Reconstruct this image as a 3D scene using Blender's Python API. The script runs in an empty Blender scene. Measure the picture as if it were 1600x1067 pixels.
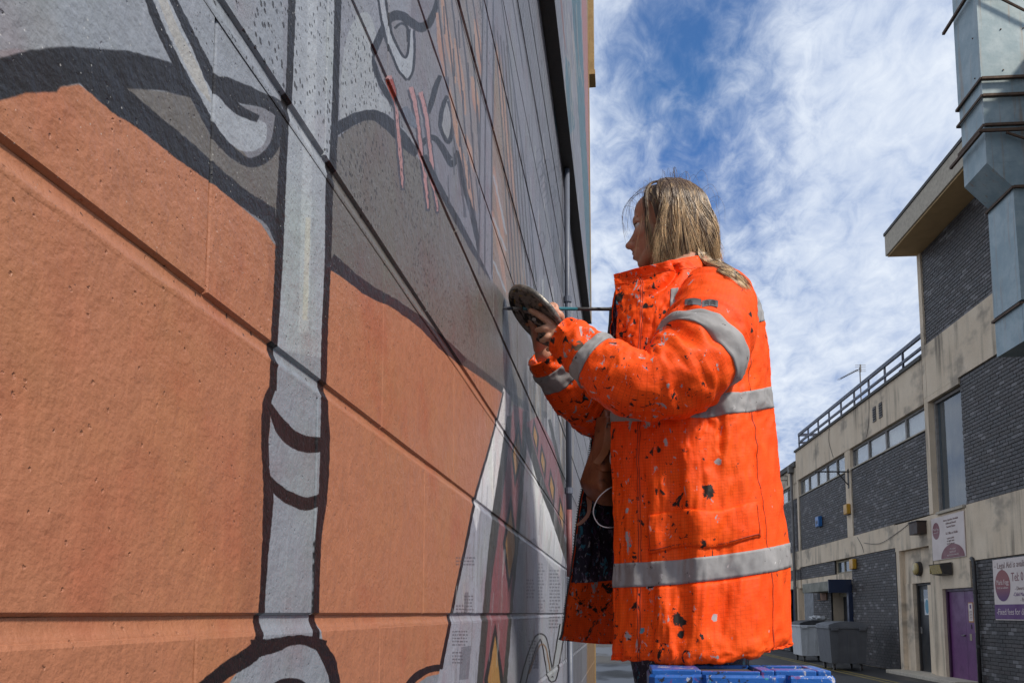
import bpy, bmesh, math, random
import numpy as np
from mathutils import Vector, Matrix, noise

random.seed(7)
SC = bpy.context.scene
COL = SC.collection

# ------------------------------------------------------------------ camera
FOC = 1374.0                                  # focal length in pixels of the 1600 px wide photograph
PITCH = math.radians(6.0)
YAW = math.atan(175 * math.cos(PITCH) / FOC)
PX, PY = 800.0, 957 - FOC * math.tan(PITCH)   # principal point
EYE = Vector((0, 0, 1.5))
cam_d = bpy.data.cameras.new('camera')
cam = bpy.data.objects.new('camera', cam_d)
COL.objects.link(cam)
cam.location = EYE
cam.rotation_euler = (math.radians(90) + PITCH, 0, YAW)
cam_d.sensor_width = 36
cam_d.lens = 36 * FOC / 1600
cam_d.shift_y = (PY - 533.5) / 1600
cam_d.clip_start = 0.02
cam_d.clip_end = 3000
SC.camera = cam

# ------------------------------------------------------------------ sky, sun, exposure
SUN_EL, SUN_AZ = math.radians(46), math.radians(122)      # azimuth from +Y towards +X
world = bpy.data.worlds.new('World')
SC.world = world
world.use_nodes = True
wn, wl = world.node_tree.nodes, world.node_tree.links
bg = wn['Background']
bg.inputs['Strength'].default_value = 0.11
sky = wn.new('ShaderNodeTexSky')
sky.sky_type = 'NISHITA'
sky.sun_disc = False
sky.sun_elevation = SUN_EL
sky.sun_rotation = SUN_AZ
sky.dust_density = 0.6
tc = wn.new('ShaderNodeTexCoord')
sep = wn.new('ShaderNodeSeparateXYZ')
wl.new(tc.outputs['Generated'], sep.inputs[0])


def wmath(op, a, b=None, c=None, clamp=False):
    n = wn.new('ShaderNodeMath'); n.operation = op; n.use_clamp = clamp
    for i, v in enumerate((a, b, c)):
        if v is None: continue
        if isinstance(v, (int, float)): n.inputs[i].default_value = v
        else: wl.new(v, n.inputs[i])
    return n.outputs[0]


# the cloud deck: direction projected on a high flat layer, streaks running obliquely
zc = wmath('MAXIMUM', wmath('ADD', sep.outputs[2], 0.16), 0.06)
cu, cv = wmath('DIVIDE', sep.outputs[0], zc), wmath('DIVIDE', sep.outputs[1], zc)
cmb = wn.new('ShaderNodeCombineXYZ')
wl.new(cu, cmb.inputs[0]); wl.new(cv, cmb.inputs[1])
mp = wn.new('ShaderNodeMapping')
mp.inputs['Rotation'].default_value = (0, 0, math.radians(-32))
mp.inputs['Scale'].default_value = (1.0, 0.55, 1)
mp.inputs['Location'].default_value = (3.1, 1.7, 0.4)
wl.new(cmb.outputs[0], mp.inputs[0])


def wnoise(scale, detail, rough, dist, vec=None):
    n = wn.new('ShaderNodeTexNoise')
    n.inputs['Scale'].default_value = scale; n.inputs['Detail'].default_value = detail
    n.inputs['Roughness'].default_value = rough; n.inputs['Distortion'].default_value = dist
    wl.new(vec or mp.outputs[0], n.inputs['Vector'])
    return n.outputs['Fac']


big = wnoise(1.5, 4, 0.5, 0.6)
mid = wnoise(4.5, 8, 0.6, 0.4)
fine = wnoise(22, 6, 0.62, 0.5)
# the blue opening between the clouds
gap_dir = Vector((math.sin(math.radians(5.4)) * math.cos(math.radians(31.5)), math.cos(math.radians(5.4)) * math.cos(math.radians(31.5)), math.sin(math.radians(31.5))))
vd = wn.new('ShaderNodeVectorMath'); vd.operation = 'SUBTRACT'
wl.new(tc.outputs['Generated'], vd.inputs[0]); vd.inputs[1].default_value = gap_dir
vs = wn.new('ShaderNodeVectorMath'); vs.operation = 'MULTIPLY'
wl.new(vd.outputs[0], vs.inputs[0]); vs.inputs[1].default_value = (2.6, 1, 1.0)
vl = wn.new('ShaderNodeVectorMath'); vl.operation = 'LENGTH'
wl.new(vs.outputs[0], vl.inputs[0])
gap = wmath('SUBTRACT', 1.0, wmath('DIVIDE', vl.outputs['Value'], 0.34), clamp=True)
cover = wmath('ADD', wmath('MULTIPLY', big, 0.45), wmath('ADD', wmath('MULTIPLY', mid, 0.66), wmath('MULTIPLY', fine, 0.56)))
cover = wmath('SUBTRACT', cover, wmath('MULTIPLY', gap, 0.46))
mr = wn.new('ShaderNodeMapRange'); mr.interpolation_type = 'SMOOTHSTEP'
mr.inputs['From Min'].default_value = 0.24; mr.inputs['From Max'].default_value = 0.82
wl.new(cover, mr.inputs['Value'])
# near the horizon the deck closes up
hz = wmath('SUBTRACT', 1.0, wmath('DIVIDE', sep.outputs[2], 0.42), clamp=True)
fac = wmath('MAXIMUM', mr.outputs[0], wmath('MULTIPLY', hz, 0.9))
tint = wn.new('ShaderNodeMix'); tint.data_type = 'RGBA'
wl.new(wmath('ADD', wmath('MULTIPLY', mid, 1.5), wmath('MULTIPLY_ADD', fine, 1.1, -0.80), clamp=True), tint.inputs[0])
tint.inputs[6].default_value = (1.75, 2.3, 3.5, 1)
tint.inputs[7].default_value = (4.3, 4.6, 5.0, 1)
skyc = wn.new('ShaderNodeMix'); skyc.data_type = 'RGBA'; skyc.blend_type = 'MULTIPLY'
skyc.inputs[0].default_value = 1
wl.new(sky.outputs[0], skyc.inputs[6]); skyc.inputs[7].default_value = (0.34, 0.50, 0.72, 1)
dark = wn.new('ShaderNodeMix'); dark.data_type = 'RGBA'; dark.blend_type = 'DARKEN'
dark.inputs[0].default_value = 1
wl.new(skyc.outputs[2], dark.inputs[6]); dark.inputs[7].default_value = (0.30, 0.86, 2.3, 1)
mixc = wn.new('ShaderNodeMix'); mixc.data_type = 'RGBA'
wl.new(fac, mixc.inputs[0]); wl.new(dark.outputs[2], mixc.inputs[6]); wl.new(tint.outputs[2], mixc.inputs[7])
wl.new(mixc.outputs[2], bg.inputs['Color'])

sun_d = bpy.data.lights.new('sun', 'SUN')
sun_d.energy = 2.1
sun_d.angle = math.radians(8.0)
sun_d.color = (1.0, 0.92, 0.80)
sun = bpy.data.objects.new('sun', sun_d)
COL.objects.link(sun)
sdir = Vector((math.sin(SUN_AZ) * math.cos(SUN_EL), math.cos(SUN_AZ) * math.cos(SUN_EL), math.sin(SUN_EL)))
sun.rotation_euler = sdir.to_track_quat('Z', 'Y').to_euler()
sun.location = (30, -20, 40)

SC.view_settings.view_transform = 'Standard'
SC.view_settings.look = 'None'
SC.view_settings.exposure = 0.9
SC.view_settings.gamma = 1
SC.view_settings.use_curve_mapping = False
SC.render.engine = 'CYCLES'
SC.cycles.max_bounces = 6
SC.cycles.use_denoising = True

# ------------------------------------------------------------------ helpers
_r = Vector((math.cos(YAW), math.sin(YAW), 0))
_w = Vector((-math.sin(YAW) * math.cos(PITCH), math.cos(YAW) * math.cos(PITCH), math.sin(PITCH)))
_u = _r.cross(_w)
WALL_X = -0.29


def ray(x, y):
    return _w + _r * ((x - PX) / FOC) - _u * ((y - PY) / FOC)


def at(x, y, Y):
    """The point at distance Y along the alley that shows at pixel x, y of the photograph."""
    d = ray(x, y)
    return EYE + d * (Y / d.y)


def wall_pt(x, y):
    d = ray(x, y)
    p = EYE + d * (WALL_X / d.x)
    return (p.y, p.z)


def project(p):
    v = Vector(p) - EYE
    z = v.dot(_w)
    return PX + FOC * v.dot(_r) / z, PY - FOC * v.dot(_u) / z, z


def tag(o, label=None, cat=None, group=None, kind=None):
    if label: o['label'] = label
    if cat: o['category'] = cat
    if group: o['group'] = group
    if kind: o['kind'] = kind
    return o


def empty(name, loc=(0, 0, 0), rotz=0, label=None, cat=None, group=None):
    o = bpy.data.objects.new(name, None)
    COL.objects.link(o)
    o.location = loc
    o.rotation_euler = (0, 0, rotz)
    o.empty_display_size = 0.1
    return tag(o, label, cat, group)


def link_mesh(name, me, mat=None, parent=None):
    o = bpy.data.objects.new(name, me)
    COL.objects.link(o)
    if mat is not None:
        for m in (mat if isinstance(mat, (list, tuple)) else [mat]):
            me.materials.append(m)
    if parent is not None: o.parent = parent
    return o


class MB:
    """Collects boxes, tubes and sheets and links them as one mesh object."""
    def __init__(self):
        self.v, self.f, self.m = [], [], []

    def add(self, verts, faces, mi=0):
        b = len(self.v)
        self.v += [tuple(p) for p in verts]
        self.f += [tuple(b + i for i in f) for f in faces]
        self.m += [mi] * len(faces)
        return self

    def box(self, x0, x1, y0, y1, z0, z1, mi=0, bev=0.0):
        if bev <= 0:
            v = [(x, y, z) for z in (z0, z1) for y in (y0, y1) for x in (x0, x1)]
            f = [(0, 2, 3, 1), (4, 5, 7, 6), (0, 1, 5, 4), (2, 6, 7, 3), (0, 4, 6, 2), (1, 3, 7, 5)]
            return self.add(v, f, mi)
        bm = bmesh.new()
        bmesh.ops.create_cube(bm, size=1)
        for q in bm.verts:
            q.co = Vector(((x0 + x1) / 2 + q.co.x * (x1 - x0), (y0 + y1) / 2 + q.co.y * (y1 - y0), (z0 + z1) / 2 + q.co.z * (z1 - z0)))
        bmesh.ops.bevel(bm, geom=bm.edges[:], offset=bev, segments=2, profile=0.5, affect='EDGES')
        bm.verts.index_update()
        self.add([q.co for q in bm.verts], [[q.index for q in f.verts] for f in bm.faces], mi)
        bm.free()
        return self

    def hexa(self, p, mi=0):
        """Eight corners: four of the bottom ring, then four of the top ring."""
        return self.add(p, [(3, 2, 1, 0), (4, 5, 6, 7), (0, 1, 5, 4), (1, 2, 6, 5), (2, 3, 7, 6), (3, 0, 4, 7)], mi)

    def tube(self, pts, r, n=8, mi=0, caps=True):
        pts = [Vector(p) for p in pts]
        rs = r if isinstance(r, (list, tuple)) else [r] * len(pts)
        t0 = (pts[1] - pts[0]).normalized()
        a = t0.orthogonal().normalized()
        vs, fs = [], []
        for i, p in enumerate(pts):
            t = (pts[min(i + 1, len(pts) - 1)] - pts[max(i - 1, 0)]).normalized()
            a = (a - t * a.dot(t)).normalized()
            b = t.cross(a)
            for k in range(n):
                q = 2 * math.pi * k / n
                vs.append(p + (a * math.cos(q) + b * math.sin(q)) * rs[i])
        for i in range(len(pts) - 1):
            for k in range(n):
                k2 = (k + 1) % n
                fs.append((i * n + k, i * n + k2, (i + 1) * n + k2, (i + 1) * n + k))
        if caps:
            fs.append(tuple(range(n - 1, -1, -1)))
            fs.append(tuple(range((len(pts) - 1) * n, len(pts) * n)))
        return self.add(vs, fs, mi)

    def prism(self, outline, y0, y1, mi=0):
        """An outline in x, z given depth along y."""
        n = len(outline)
        v = [(x, y0, z) for x, z in outline] + [(x, y1, z) for x, z in outline]
        f = [tuple(range(n)), tuple(range(2 * n - 1, n - 1, -1))]
        f += [(i, i + n, (i + 1) % n + n, (i + 1) % n) for i in range(n)]
        return self.add(v, f, mi)

    def build(self, name, mat=None, parent=None, smooth=False):
        me = bpy.data.meshes.new(name)
        me.from_pydata(self.v, [], self.f)
        o = link_mesh(name, me, mat, parent)
        if any(self.m): me.polygons.foreach_set('material_index', self.m)
        if smooth: me.polygons.foreach_set('use_smooth', [True] * len(me.polygons))
        me.update()
        return o


def catmull(pts, n=8, closed=False):
    pts = [Vector(p) for p in pts]
    m = len(pts)
    out = []
    rng = m if closed else m - 1
    for i in range(rng):
        if closed: p0, p1, p2, p3 = pts[i - 1], pts[i], pts[(i + 1) % m], pts[(i + 2) % m]
        else: p0, p1, p2, p3 = pts[max(i - 1, 0)], pts[i], pts[i + 1], pts[min(i + 2, m - 1)]
        for k in range(n):
            t = k / n
            out.append(0.5 * ((2 * p1) + (p2 - p0) * t + (2 * p0 - 5 * p1 + 4 * p2 - p3) * t * t + (3 * p1 - p0 - 3 * p2 + p3) * t ** 3))
    if not closed: out.append(pts[-1])
    return out


def copy_tree(o, parent=None):
    c = o.copy()
    COL.objects.link(c)
    if parent is not None: c.parent = parent
    for ch in list(o.children): copy_tree(ch, c)
    return c


# ------------------------------------------------------------------ materials
class NT:
    def __init__(self, name):
        self.mat = bpy.data.materials.new(name)
        self.mat.use_nodes = True
        self.n, self.l = self.mat.node_tree.nodes, self.mat.node_tree.links
        self.b = self.n['Principled BSDF']

    def set(self, i, sock, v):
        s = i.inputs[sock]
        if hasattr(v, 'is_output'): self.l.new(v, s)
        else: s.default_value = v

    def math(self, op, a, b=None, c=None, clamp=False):
        n = self.n.new('ShaderNodeMath'); n.operation = op; n.use_clamp = clamp
        for i, v in enumerate((a, b, c)):
            if v is not None: self.set(n, i, v)
        return n.outputs[0]

    def mix(self, f, a, b, blend='MIX'):
        n = self.n.new('ShaderNodeMix'); n.data_type = 'RGBA'; n.blend_type = blend
        self.set(n, 0, f)
        for i, v in ((6, a), (7, b)):
            self.set(n, i, v if hasattr(v, 'is_output') or len(v) == 4 else tuple(v) + (1,))
        return n.outputs[2]

    def ramp(self, v, a, b, smooth=True):
        n = self.n.new('ShaderNodeMapRange')
        if smooth: n.interpolation_type = 'SMOOTHSTEP'
        self.set(n, 'Value', v); n.inputs['From Min'].default_value = a; n.inputs['From Max'].default_value = b
        return n.outputs[0]

    def coord(self, kind='Object'):
        if kind == 'Position': return self.n.new('ShaderNodeNewGeometry').outputs['Position']
        return self.n.new('ShaderNodeTexCoord').outputs[kind]

    def mapping(self, vec, scale=(1, 1, 1), loc=(0, 0, 0), rot=(0, 0, 0)):
        n = self.n.new('ShaderNodeMapping')
        self.l.new(vec, n.inputs[0])
        n.inputs['Scale'].default_value = scale; n.inputs['Location'].default_value = loc; n.inputs['Rotation'].default_value = rot
        return n.outputs[0]

    def noise(self, vec, scale, detail=4, rough=0.55, dist=0.0, out='Fac'):
        n = self.n.new('ShaderNodeTexNoise')
        n.inputs['Scale'].default_value = scale; n.inputs['Detail'].default_value = detail
        n.inputs['Roughness'].default_value = rough; n.inputs['Distortion'].default_value = dist
        self.l.new(vec, n.inputs['Vector'])
        return n.outputs[out]

    def voronoi(self, vec, scale, out='Distance', feature='F1', rand=1.0):
        n = self.n.new('ShaderNodeTexVoronoi'); n.feature = feature
        n.inputs['Scale'].default_value = scale; n.inputs['Randomness'].default_value = rand
        self.l.new(vec, n.inputs['Vector'])
        return n.outputs[out]

    def bump(self, h, strength=0.3, dist=0.01, normal=None):
        n = self.n.new('ShaderNodeBump')
        n.inputs['Strength'].default_value = strength; n.inputs['Distance'].default_value = dist
        self.l.new(h, n.inputs['Height'])
        if normal is not None: self.l.new(normal, n.inputs['Normal'])
        self.l.new(n.outputs[0], self.b.inputs['Normal'])
        return n.outputs[0]

    def out(self, color=None, rough=None, metal=None, spec=None):
        if color is not None: self.set(self.b, 'Base Color', color if hasattr(color, 'is_output') or len(color) == 4 else tuple(color) + (1,))
        if rough is not None: self.set(self.b, 'Roughness', rough)
        if metal is not None: self.set(self.b, 'Metallic', metal)
        if spec is not None: self.set(self.b, 'Specular IOR Level', spec)
        return self.mat


def worn(name, col, col2=None, rough=0.6, scale=6, bump=0.1, bscale=60, metal=0.0, amount=0.6, coord='Object'):
    """A painted or plain surface with mottling and fine relief."""
    t = NT(name)
    v = t.coord(coord)
    col2 = col2 or tuple(c * 0.6 for c in col)
    f = t.ramp(t.noise(v, scale, 6, 0.65), 0.35, 0.75)
    c = t.mix(t.math('MULTIPLY', f, amount), col, col2)
    r = t.math('MULTIPLY_ADD', f, 0.2, rough - 0.08, clamp=True)
    if bump: t.bump(t.noise(v, bscale, 4), bump, 0.01)
    return t.out(c, r, metal)


def srgb(r, g, b):
    f = lambda c: (c / 255 / 12.92) if c / 255 <= 0.04045 else ((c / 255 + 0.055) / 1.055) ** 2.4
    return (f(r), f(g), f(b))

# ================================================================== the painted block wall
NEAR = dict(y0=0.22, y1=1.72, z0=1.22, z1=3.06, ry=0.0009, rz=0.0007)
FAR = dict(y0=1.70, y1=9.70, z0=0.90, z1=7.60, ry=0.006, rz=0.0028)
PAINT_K = 1.08


def lin(c): return np.array(srgb(*c)) / PAINT_K


C_ORANGE = (170, 113, 85)
C_BLACK = (24, 21, 24)
C_SLATE = (36, 37, 43)
C_PALE = (136, 142, 152)
C_GREY = (117, 118, 126)
C_LAV = (112, 112, 122)
C_TAUPE = (102, 99, 97)
C_TUBE = (150, 156, 166)
C_WHITE = (222, 224, 228)
C_PINK = (164, 122, 123)
C_PLUM = (126, 82, 88)
C_OCHRE = (158, 120, 74)
C_DGREY = (66, 65, 66)
C_NEWS = (146, 149, 162)
C_TEAL = (40, 86, 98)
C_SAND = (160, 128, 112)

rng = np.random.default_rng(5)


class Tile:
    def __init__(self, d):
        self.d = d
        self.w = int(round((d['y1'] - d['y0']) / d['ry']))
        self.h = int(round((d['z1'] - d['z0']) / d['rz']))
        self.a = np.zeros((self.h, self.w, 3), np.float32)
        self.a[:] = lin(C_GREY)

    def fill(self, poly, color, alpha=1.0):
        """poly: wall coordinates (y, z); scanline fill with soft edges. alpha may be a function of (Y, Z) arrays."""
        d = self.d
        P = np.array(poly, float)
        X = (P[:, 0] - d['y0']) / d['ry']
        Yv = (P[:, 1] - d['z0']) / d['rz']
        r0, r1 = max(0, int(math.floor(Yv.min()))), min(self.h, int(math.ceil(Yv.max())) + 1)
        c0, c1 = max(0, int(math.floor(X.min())) - 1), min(self.w, int(math.ceil(X.max())) + 2)
        if r1 <= r0 or c1 <= c0: return
        cov = np.zeros((r1 - r0, c1 - c0 + 1), np.float32)
        X2, Y2 = np.roll(X, -1), np.roll(Yv, -1)
        SS = 2
        wmax = c1 - c0
        for r in range(r0, r1):
            row = cov[r - r0]
            for s in range(SS):
                y = r + (s + 0.5) / SS
                k = (Yv <= y) != (Y2 <= y)
                if not k.any(): continue
                xs = np.sort(X[k] + (y - Yv[k]) / (Y2[k] - Yv[k]) * (X2[k] - X[k])) - c0
                for i in range(0, len(xs) - 1, 2):
                    a, b = max(0.0, xs[i]), min(float(wmax), xs[i + 1])
                    if b <= a: continue
                    ia, ib = int(a), int(b)
                    if ia == ib: row[ia] += (b - a) / SS
                    else:
                        row[ia] += (ia + 1 - a) / SS
                        row[ia + 1:ib] += 1.0 / SS
                        if ib <= wmax: row[ib] += (b - ib) / SS
        cov = np.minimum(cov[:, :wmax], 1)[..., None]
        if callable(alpha):
            yy = d['y0'] + (np.arange(c0, c1) + 0.5) * d['ry']
            zz = d['z0'] + (np.arange(r0, r1) + 0.5) * d['rz']
            cov = cov * alpha(yy[None, :], zz[:, None])[..., None]
        else: cov = cov * alpha
        blk = self.a[r0:r1, c0:c1]
        blk += (np.asarray(color, np.float32) - blk) * cov

    def image(self, name):
        a = np.clip(self.a, 0, 1)
        a = np.where(a <= 0.0031308, a * 12.92, 1.055 * np.power(np.maximum(a, 1e-6), 1 / 2.4) - 0.055)
        out = np.ones((self.h, self.w, 4), np.float32)
        out[..., :3] = a
        img = bpy.data.images.new(name, self.w, self.h)
        img.pixels.foreach_set(out.ravel())
        img.update()
        img.pack()
        return img


TN, TF = Tile(NEAR), Tile(FAR)


def smooth_px(pts, closed, n=6):
    return [(p.x, p.y) for p in catmull([Vector((x, y, 0)) for x, y in pts], n, closed)]


def rough_px(pts, closed, amp):
    """Resample an outline and give it the small wobble of a brush."""
    out = []
    m = len(pts)
    for i in range(m if closed else m - 1):
        a, b = pts[i], pts[(i + 1) % m]
        L = math.hypot(b[0] - a[0], b[1] - a[1])
        k = max(1, int(L / 3.0))
        for j in range(k):
            t = j / k
            out.append((a[0] + (b[0] - a[0]) * t, a[1] + (b[1] - a[1]) * t))
    if not closed: out.append(pts[-1])
    res = []
    for x, y in out:
        v = noise.noise_vector(Vector((x * 0.11, y * 0.11, 1.3))) * amp + noise.noise_vector(Vector((x * 0.4, y * 0.4, 7.3))) * amp * 0.4
        res.append((x + v.x, y + v.y))
    return res


PLANE = [0.0]                                # how far the painted face stands off the lower wall


def to_wall(pts):
    q = []
    for x, y in pts:
        d = ray(min(x, 962), y)
        p = EYE + d * ((WALL_X + PLANE[0]) / d.x)
        q.append((p.y, p.z))
    return q


def paint(pts, color, alpha=1.0, smooth=False, amp=0.8, tiles=None):
    """A painted area whose outline was measured on the photograph, in the wall's own coordinates."""
    p = smooth_px(pts, True) if smooth else list(pts)
    if amp: p = rough_px(p, True, amp)
    w = to_wall(p)
    for t in (tiles or (TN, TF)): t.fill(w, lin(color), alpha)


def stroke(pts, width, color, alpha=1.0, smooth=True, amp=0.8):
    """A brush stroke along a line, with the width at each given point."""
    ws = width if isinstance(width, (list, tuple)) else [width] * len(pts)
    p3 = [Vector((x, y, w)) for (x, y), w in zip(pts, ws)]
    c = catmull(p3, 6) if smooth and len(p3) > 2 else p3
    L, R_ = [], []
    for i, p in enumerate(c):
        a, b = c[max(i - 1, 0)], c[min(i + 1, len(c) - 1)]
        t = Vector((b.x - a.x, b.y - a.y)).normalized()
        n = Vector((-t.y, t.x)) * p.z / 2
        L.append((p.x + n.x, p.y + n.y)); R_.append((p.x - n.x, p.y - n.y))
    paint(L + R_[::-1], color, alpha, False, amp)


# ---- large areas
paint([(-60, -60), (470, -60), (460, 170), (300, 160), (-60, 140)], C_PALE, amp=0)
paint([(440, -60), (720, -60), (745, 160), (700, 260), (650, 260), (440, 260)], (127, 131, 141), amp=0)
paint([(640, -60), (800, -60), (790, 480), (745, 420), (650, 230)], C_LAV, amp=0)
paint([(-60, 86), (30, 76), (60, 84), (40, 110), (-60, 140)], (140, 134, 142), 0.8)
paint([(540, 60), (575, 20), (595, 90), (590, 140), (612, 165), (600, 180), (560, 175), (530, 185)], (160, 166, 172), 0.6, True)
# taupe of the wing
paint([(195, 134), (300, 150), (345, 190), (400, 260), (442, 205), (436, 335), (300, 250)], C_TAUPE)
paint([(515, 225), (545, 200), (575, 186), (610, 200), (650, 245), (690, 300), (735, 385), (770, 440), (800, 470), (840, 560), (858, 650),
       (835, 662), (785, 625), (700, 545), (600, 470), (515, 415)], C_TAUPE)
# orange field
paint([(-80, 150), (60, 140), (125, 132), (150, 150), (250, 225), (340, 290), (410, 350), (432, 385), (436, 620), (420, 800), (412, 1100), (-80, 1120)], C_ORANGE)
paint([(515, 420), (560, 448), (620, 482), (660, 510), (700, 545), (740, 576), (787, 612), (770, 690), (742, 780), (715, 910), (692, 1030), (680, 1120), (380, 1120), (470, 600)], C_ORANGE)
# airbrushed darker edge beside the bone
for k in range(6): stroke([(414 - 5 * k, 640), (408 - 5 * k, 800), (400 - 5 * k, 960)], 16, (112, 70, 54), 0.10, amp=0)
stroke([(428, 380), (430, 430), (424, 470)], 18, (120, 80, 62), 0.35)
# ---- black wing outline at upper left
paint([(-60, 100), (0, 92), (45, 79), (110, 72), (150, 76), (205, 80), (270, 98), (305, 118), (335, 150), (300, 153), (250, 141), (200, 138),
       (245, 177), (300, 222), (345, 262), (390, 300), (432, 326), (434, 385), (418, 350), (375, 320), (335, 288), (280, 250), (225, 206), (175, 174),
       (126, 130), (96, 136), (90, 144), (45, 145), (0, 158), (-60, 172)], C_SLATE, amp=1.4)
# ---- hooked tube
paint([(240, -10), (262, -10), (290, 48), (318, 100), (336, 140), (372, 176), (412, 190), (419, 205), (412, 228), (388, 237), (362, 225), (330, 186), (300, 140), (270, 70)], C_TUBE, smooth=True)
paint([(246, -10), (258, -10), (282, 48), (316, 112), (330, 160), (300, 118), (272, 60)], (168, 166, 160), 0.7, smooth=True)
stroke([(230, -10), (252, 45), (276, 95), (303, 145), (330, 195), (352, 226), (385, 252), (410, 250), (430, 228), (438, 196), (440, 170)], [12, 13, 13, 14, 15, 16, 15, 16, 16, 16, 14], C_SLATE, amp=1.2)
stroke([(268, -10), (292, 40), (314, 85), (332, 122), (350, 136), (385, 148), (415, 158), (440, 170)], [11, 13, 16, 20, 34, 30, 22, 26], C_SLATE, amp=1.2)
stroke([(340, 130), (370, 168), (405, 186)], [20, 16, 12], C_SLATE)
# ---- the bone-like post
paint([(456, -20), (526, -20), (521, 200), (514, 420), (508, 560), (504, 690), (502, 770), (496, 960), (520, 1100), (330, 1100), (400, 1010), (412, 950), (416, 770),
       (424, 640), (432, 540), (438, 400), (447, 170)], C_TUBE)
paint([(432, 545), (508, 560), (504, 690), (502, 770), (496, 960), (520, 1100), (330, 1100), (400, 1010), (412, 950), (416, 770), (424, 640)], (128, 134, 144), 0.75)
stroke([(487, 0), (483, 200), (478, 420), (476, 520)], 16, (176, 182, 190), 0.5)
stroke([(483, 340), (480, 440), (478, 500)], 8, (186, 180, 168), 0.5)
stroke([(455, -20), (451, 110), (445, 230), (440, 330), (437, 420), (430, 540), (427, 610)], [12, 11, 12, 14, 12, 11, 12], C_BLACK)
stroke([(427, 605), (418, 630), (415, 690), (417, 740), (420, 780), (414, 880), (408, 970), (402, 1000)], [10, 14, 12, 11, 16, 10, 10, 14], C_BLACK, amp=1.1)
stroke([(527, -20), (524, 100), (521, 200), (516, 300), (514, 400), (509, 520), (507, 610), (508, 690), (505, 770), (497, 850), (494, 960), (492, 1000)], [11, 10, 11, 12, 10, 10, 10, 15, 14, 10, 9, 12], C_BLACK)
stroke([(423, 632), (436, 660), (455, 683), (480, 694), (508, 694)], [6, 20, 25, 26, 22], C_BLACK, amp=1.1)
stroke([(416, 742), (436, 766), (458, 780), (482, 787), (505, 776)], [8, 18, 20, 20, 16], C_BLACK, amp=1.1)
stroke([(392, 1014), (425, 1008), (455, 1000), (478, 1000), (506, 1010)], [30, 22, 16, 16, 22], C_BLACK, amp=1.3)
stroke([(408, 1000), (390, 1022), (350, 1048), (312, 1078)], [16, 26, 24, 22], C_BLACK, amp=1.3)
stroke([(496, 1004), (512, 1030), (520, 1056), (524, 1090)], [16, 20, 17, 16], C_BLACK, amp=1.2)
stroke([(420, 1078), (440, 1066), (465, 1066), (480, 1078)], 12, C_BLACK)
paint([(640, 1100), (650, 1068), (668, 1056), (688, 1052), (706, 1058), (722, 1076), (730, 1100)], (128, 134, 144))
stroke([(630, 1080), (648, 1058), (668, 1046), (688, 1043), (708, 1049), (726, 1066), (736, 1088)], [10, 12, 11, 11, 11, 10, 10], C_BLACK, amp=1.0)
# ---- outline between orange and taupe
stroke([(516, 408), (535, 420), (560, 441), (585, 458), (610, 470), (640, 490), (668, 512), (695, 540), (725, 565)], [26, 20, 18, 18, 15, 15, 16, 17, 13], C_SLATE, amp=1.4)
stroke([(725, 565), (760, 590), (790, 612), (815, 630), (856, 650)], [12, 11, 10, 11, 9], (66, 64, 66), amp=1.0)
# ---- curve over the wing
stroke([(522, 204), (538, 194), (558, 184), (580, 180), (600, 189), (618, 206), (634, 224), (652, 240)], [18, 18, 17, 16, 19, 19, 19, 16], C_SLATE, amp=1.0)
stroke([(652, 236), (662, 222), (676, 215), (688, 226), (700, 246), (707, 256), (716, 236)], [8, 9, 9, 9, 11, 12, 7], C_SLATE)
# ---- face of the bird-like figure
paint([(609, 28), (625, 24), (650, 42), (664, 50), (684, 60), (688, 130), (674, 170), (640, 210), (600, 150), (590, 110), (592, 70)], (118, 118, 126), smooth=True)
stroke([(612, 22), (600, 45), (588, 72), (584, 96), (590, 122), (602, 145), (614, 162), (622, 180)], [12, 12, 11, 9, 9, 10, 10, 10], C_SLATE, amp=1.0)
stroke([(609, 28), (624, 24), (638, 32), (652, 42), (664, 42), (675, 30), (682, 10), (685, -12)], [14, 15, 14, 14, 15, 11, 8, 7], C_SLATE, amp=1.0)
paint([(592, -10), (601, -10), (606, 30), (615, 65), (632, 92), (638, 80), (641, 48), (646, 50), (647, 80), (643, 112), (636, 122), (625, 110), (613, 82), (603, 50)], C_TUBE, smooth=True)
stroke([(590, -10), (598, 40), (606, 70), (614, 90), (622, 110), (636, 126)], 4, C_SLATE)
stroke([(602, -10), (608, 30), (615, 60), (632, 90), (638, 76), (640, 46)], 4, C_SLATE)
stroke([(647, 48), (648, 80), (645, 112), (638, 126)], 4, C_SLATE)
paint([(617, 42), (628, 37), (636, 45), (636, 70), (632, 78), (620, 60)], (116, 117, 124), smooth=True)
stroke([(617, 45), (626, 37), (636, 43), (637, 66)], 4, C_SLATE)
stroke([(688, 118), (680, 140), (673, 165), (670, 178)], [6, 9, 8, 5], C_SLATE)
paint([(699, 155), (690, 176), (688, 198), (694, 214), (702, 224), (708, 205), (706, 176)], (132, 134, 140), smooth=True)
stroke([(699, 150), (691, 170), (688, 196), (693, 212), (701, 222), (707, 205), (707, 180), (701, 158)], [6, 7, 6, 6, 7, 7, 6, 6], C_SLATE)
# ---- drips
for pts in ([(609, 122), (617, 160), (620, 200), (624, 245), (628, 298)], [(642, 140), (650, 175), (656, 220), (662, 270), (668, 330)], [(657, 148), (665, 180), (671, 225), (677, 280), (683, 334)]):
    stroke(pts, [12, 11, 9, 11, 7], (64, 66, 76), amp=1.2)
    stroke([(x, y - 4) for x, y in pts], [7, 6, 4.5, 5.5, 2.5], C_PINK, amp=1.2)
stroke([(610, 124), (615, 145), (618, 165)], [8, 8, 4], (140, 58, 44))
stroke([(632, 168), (640, 185), (650, 200)], [10, 16, 6], (96, 104, 118))
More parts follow.
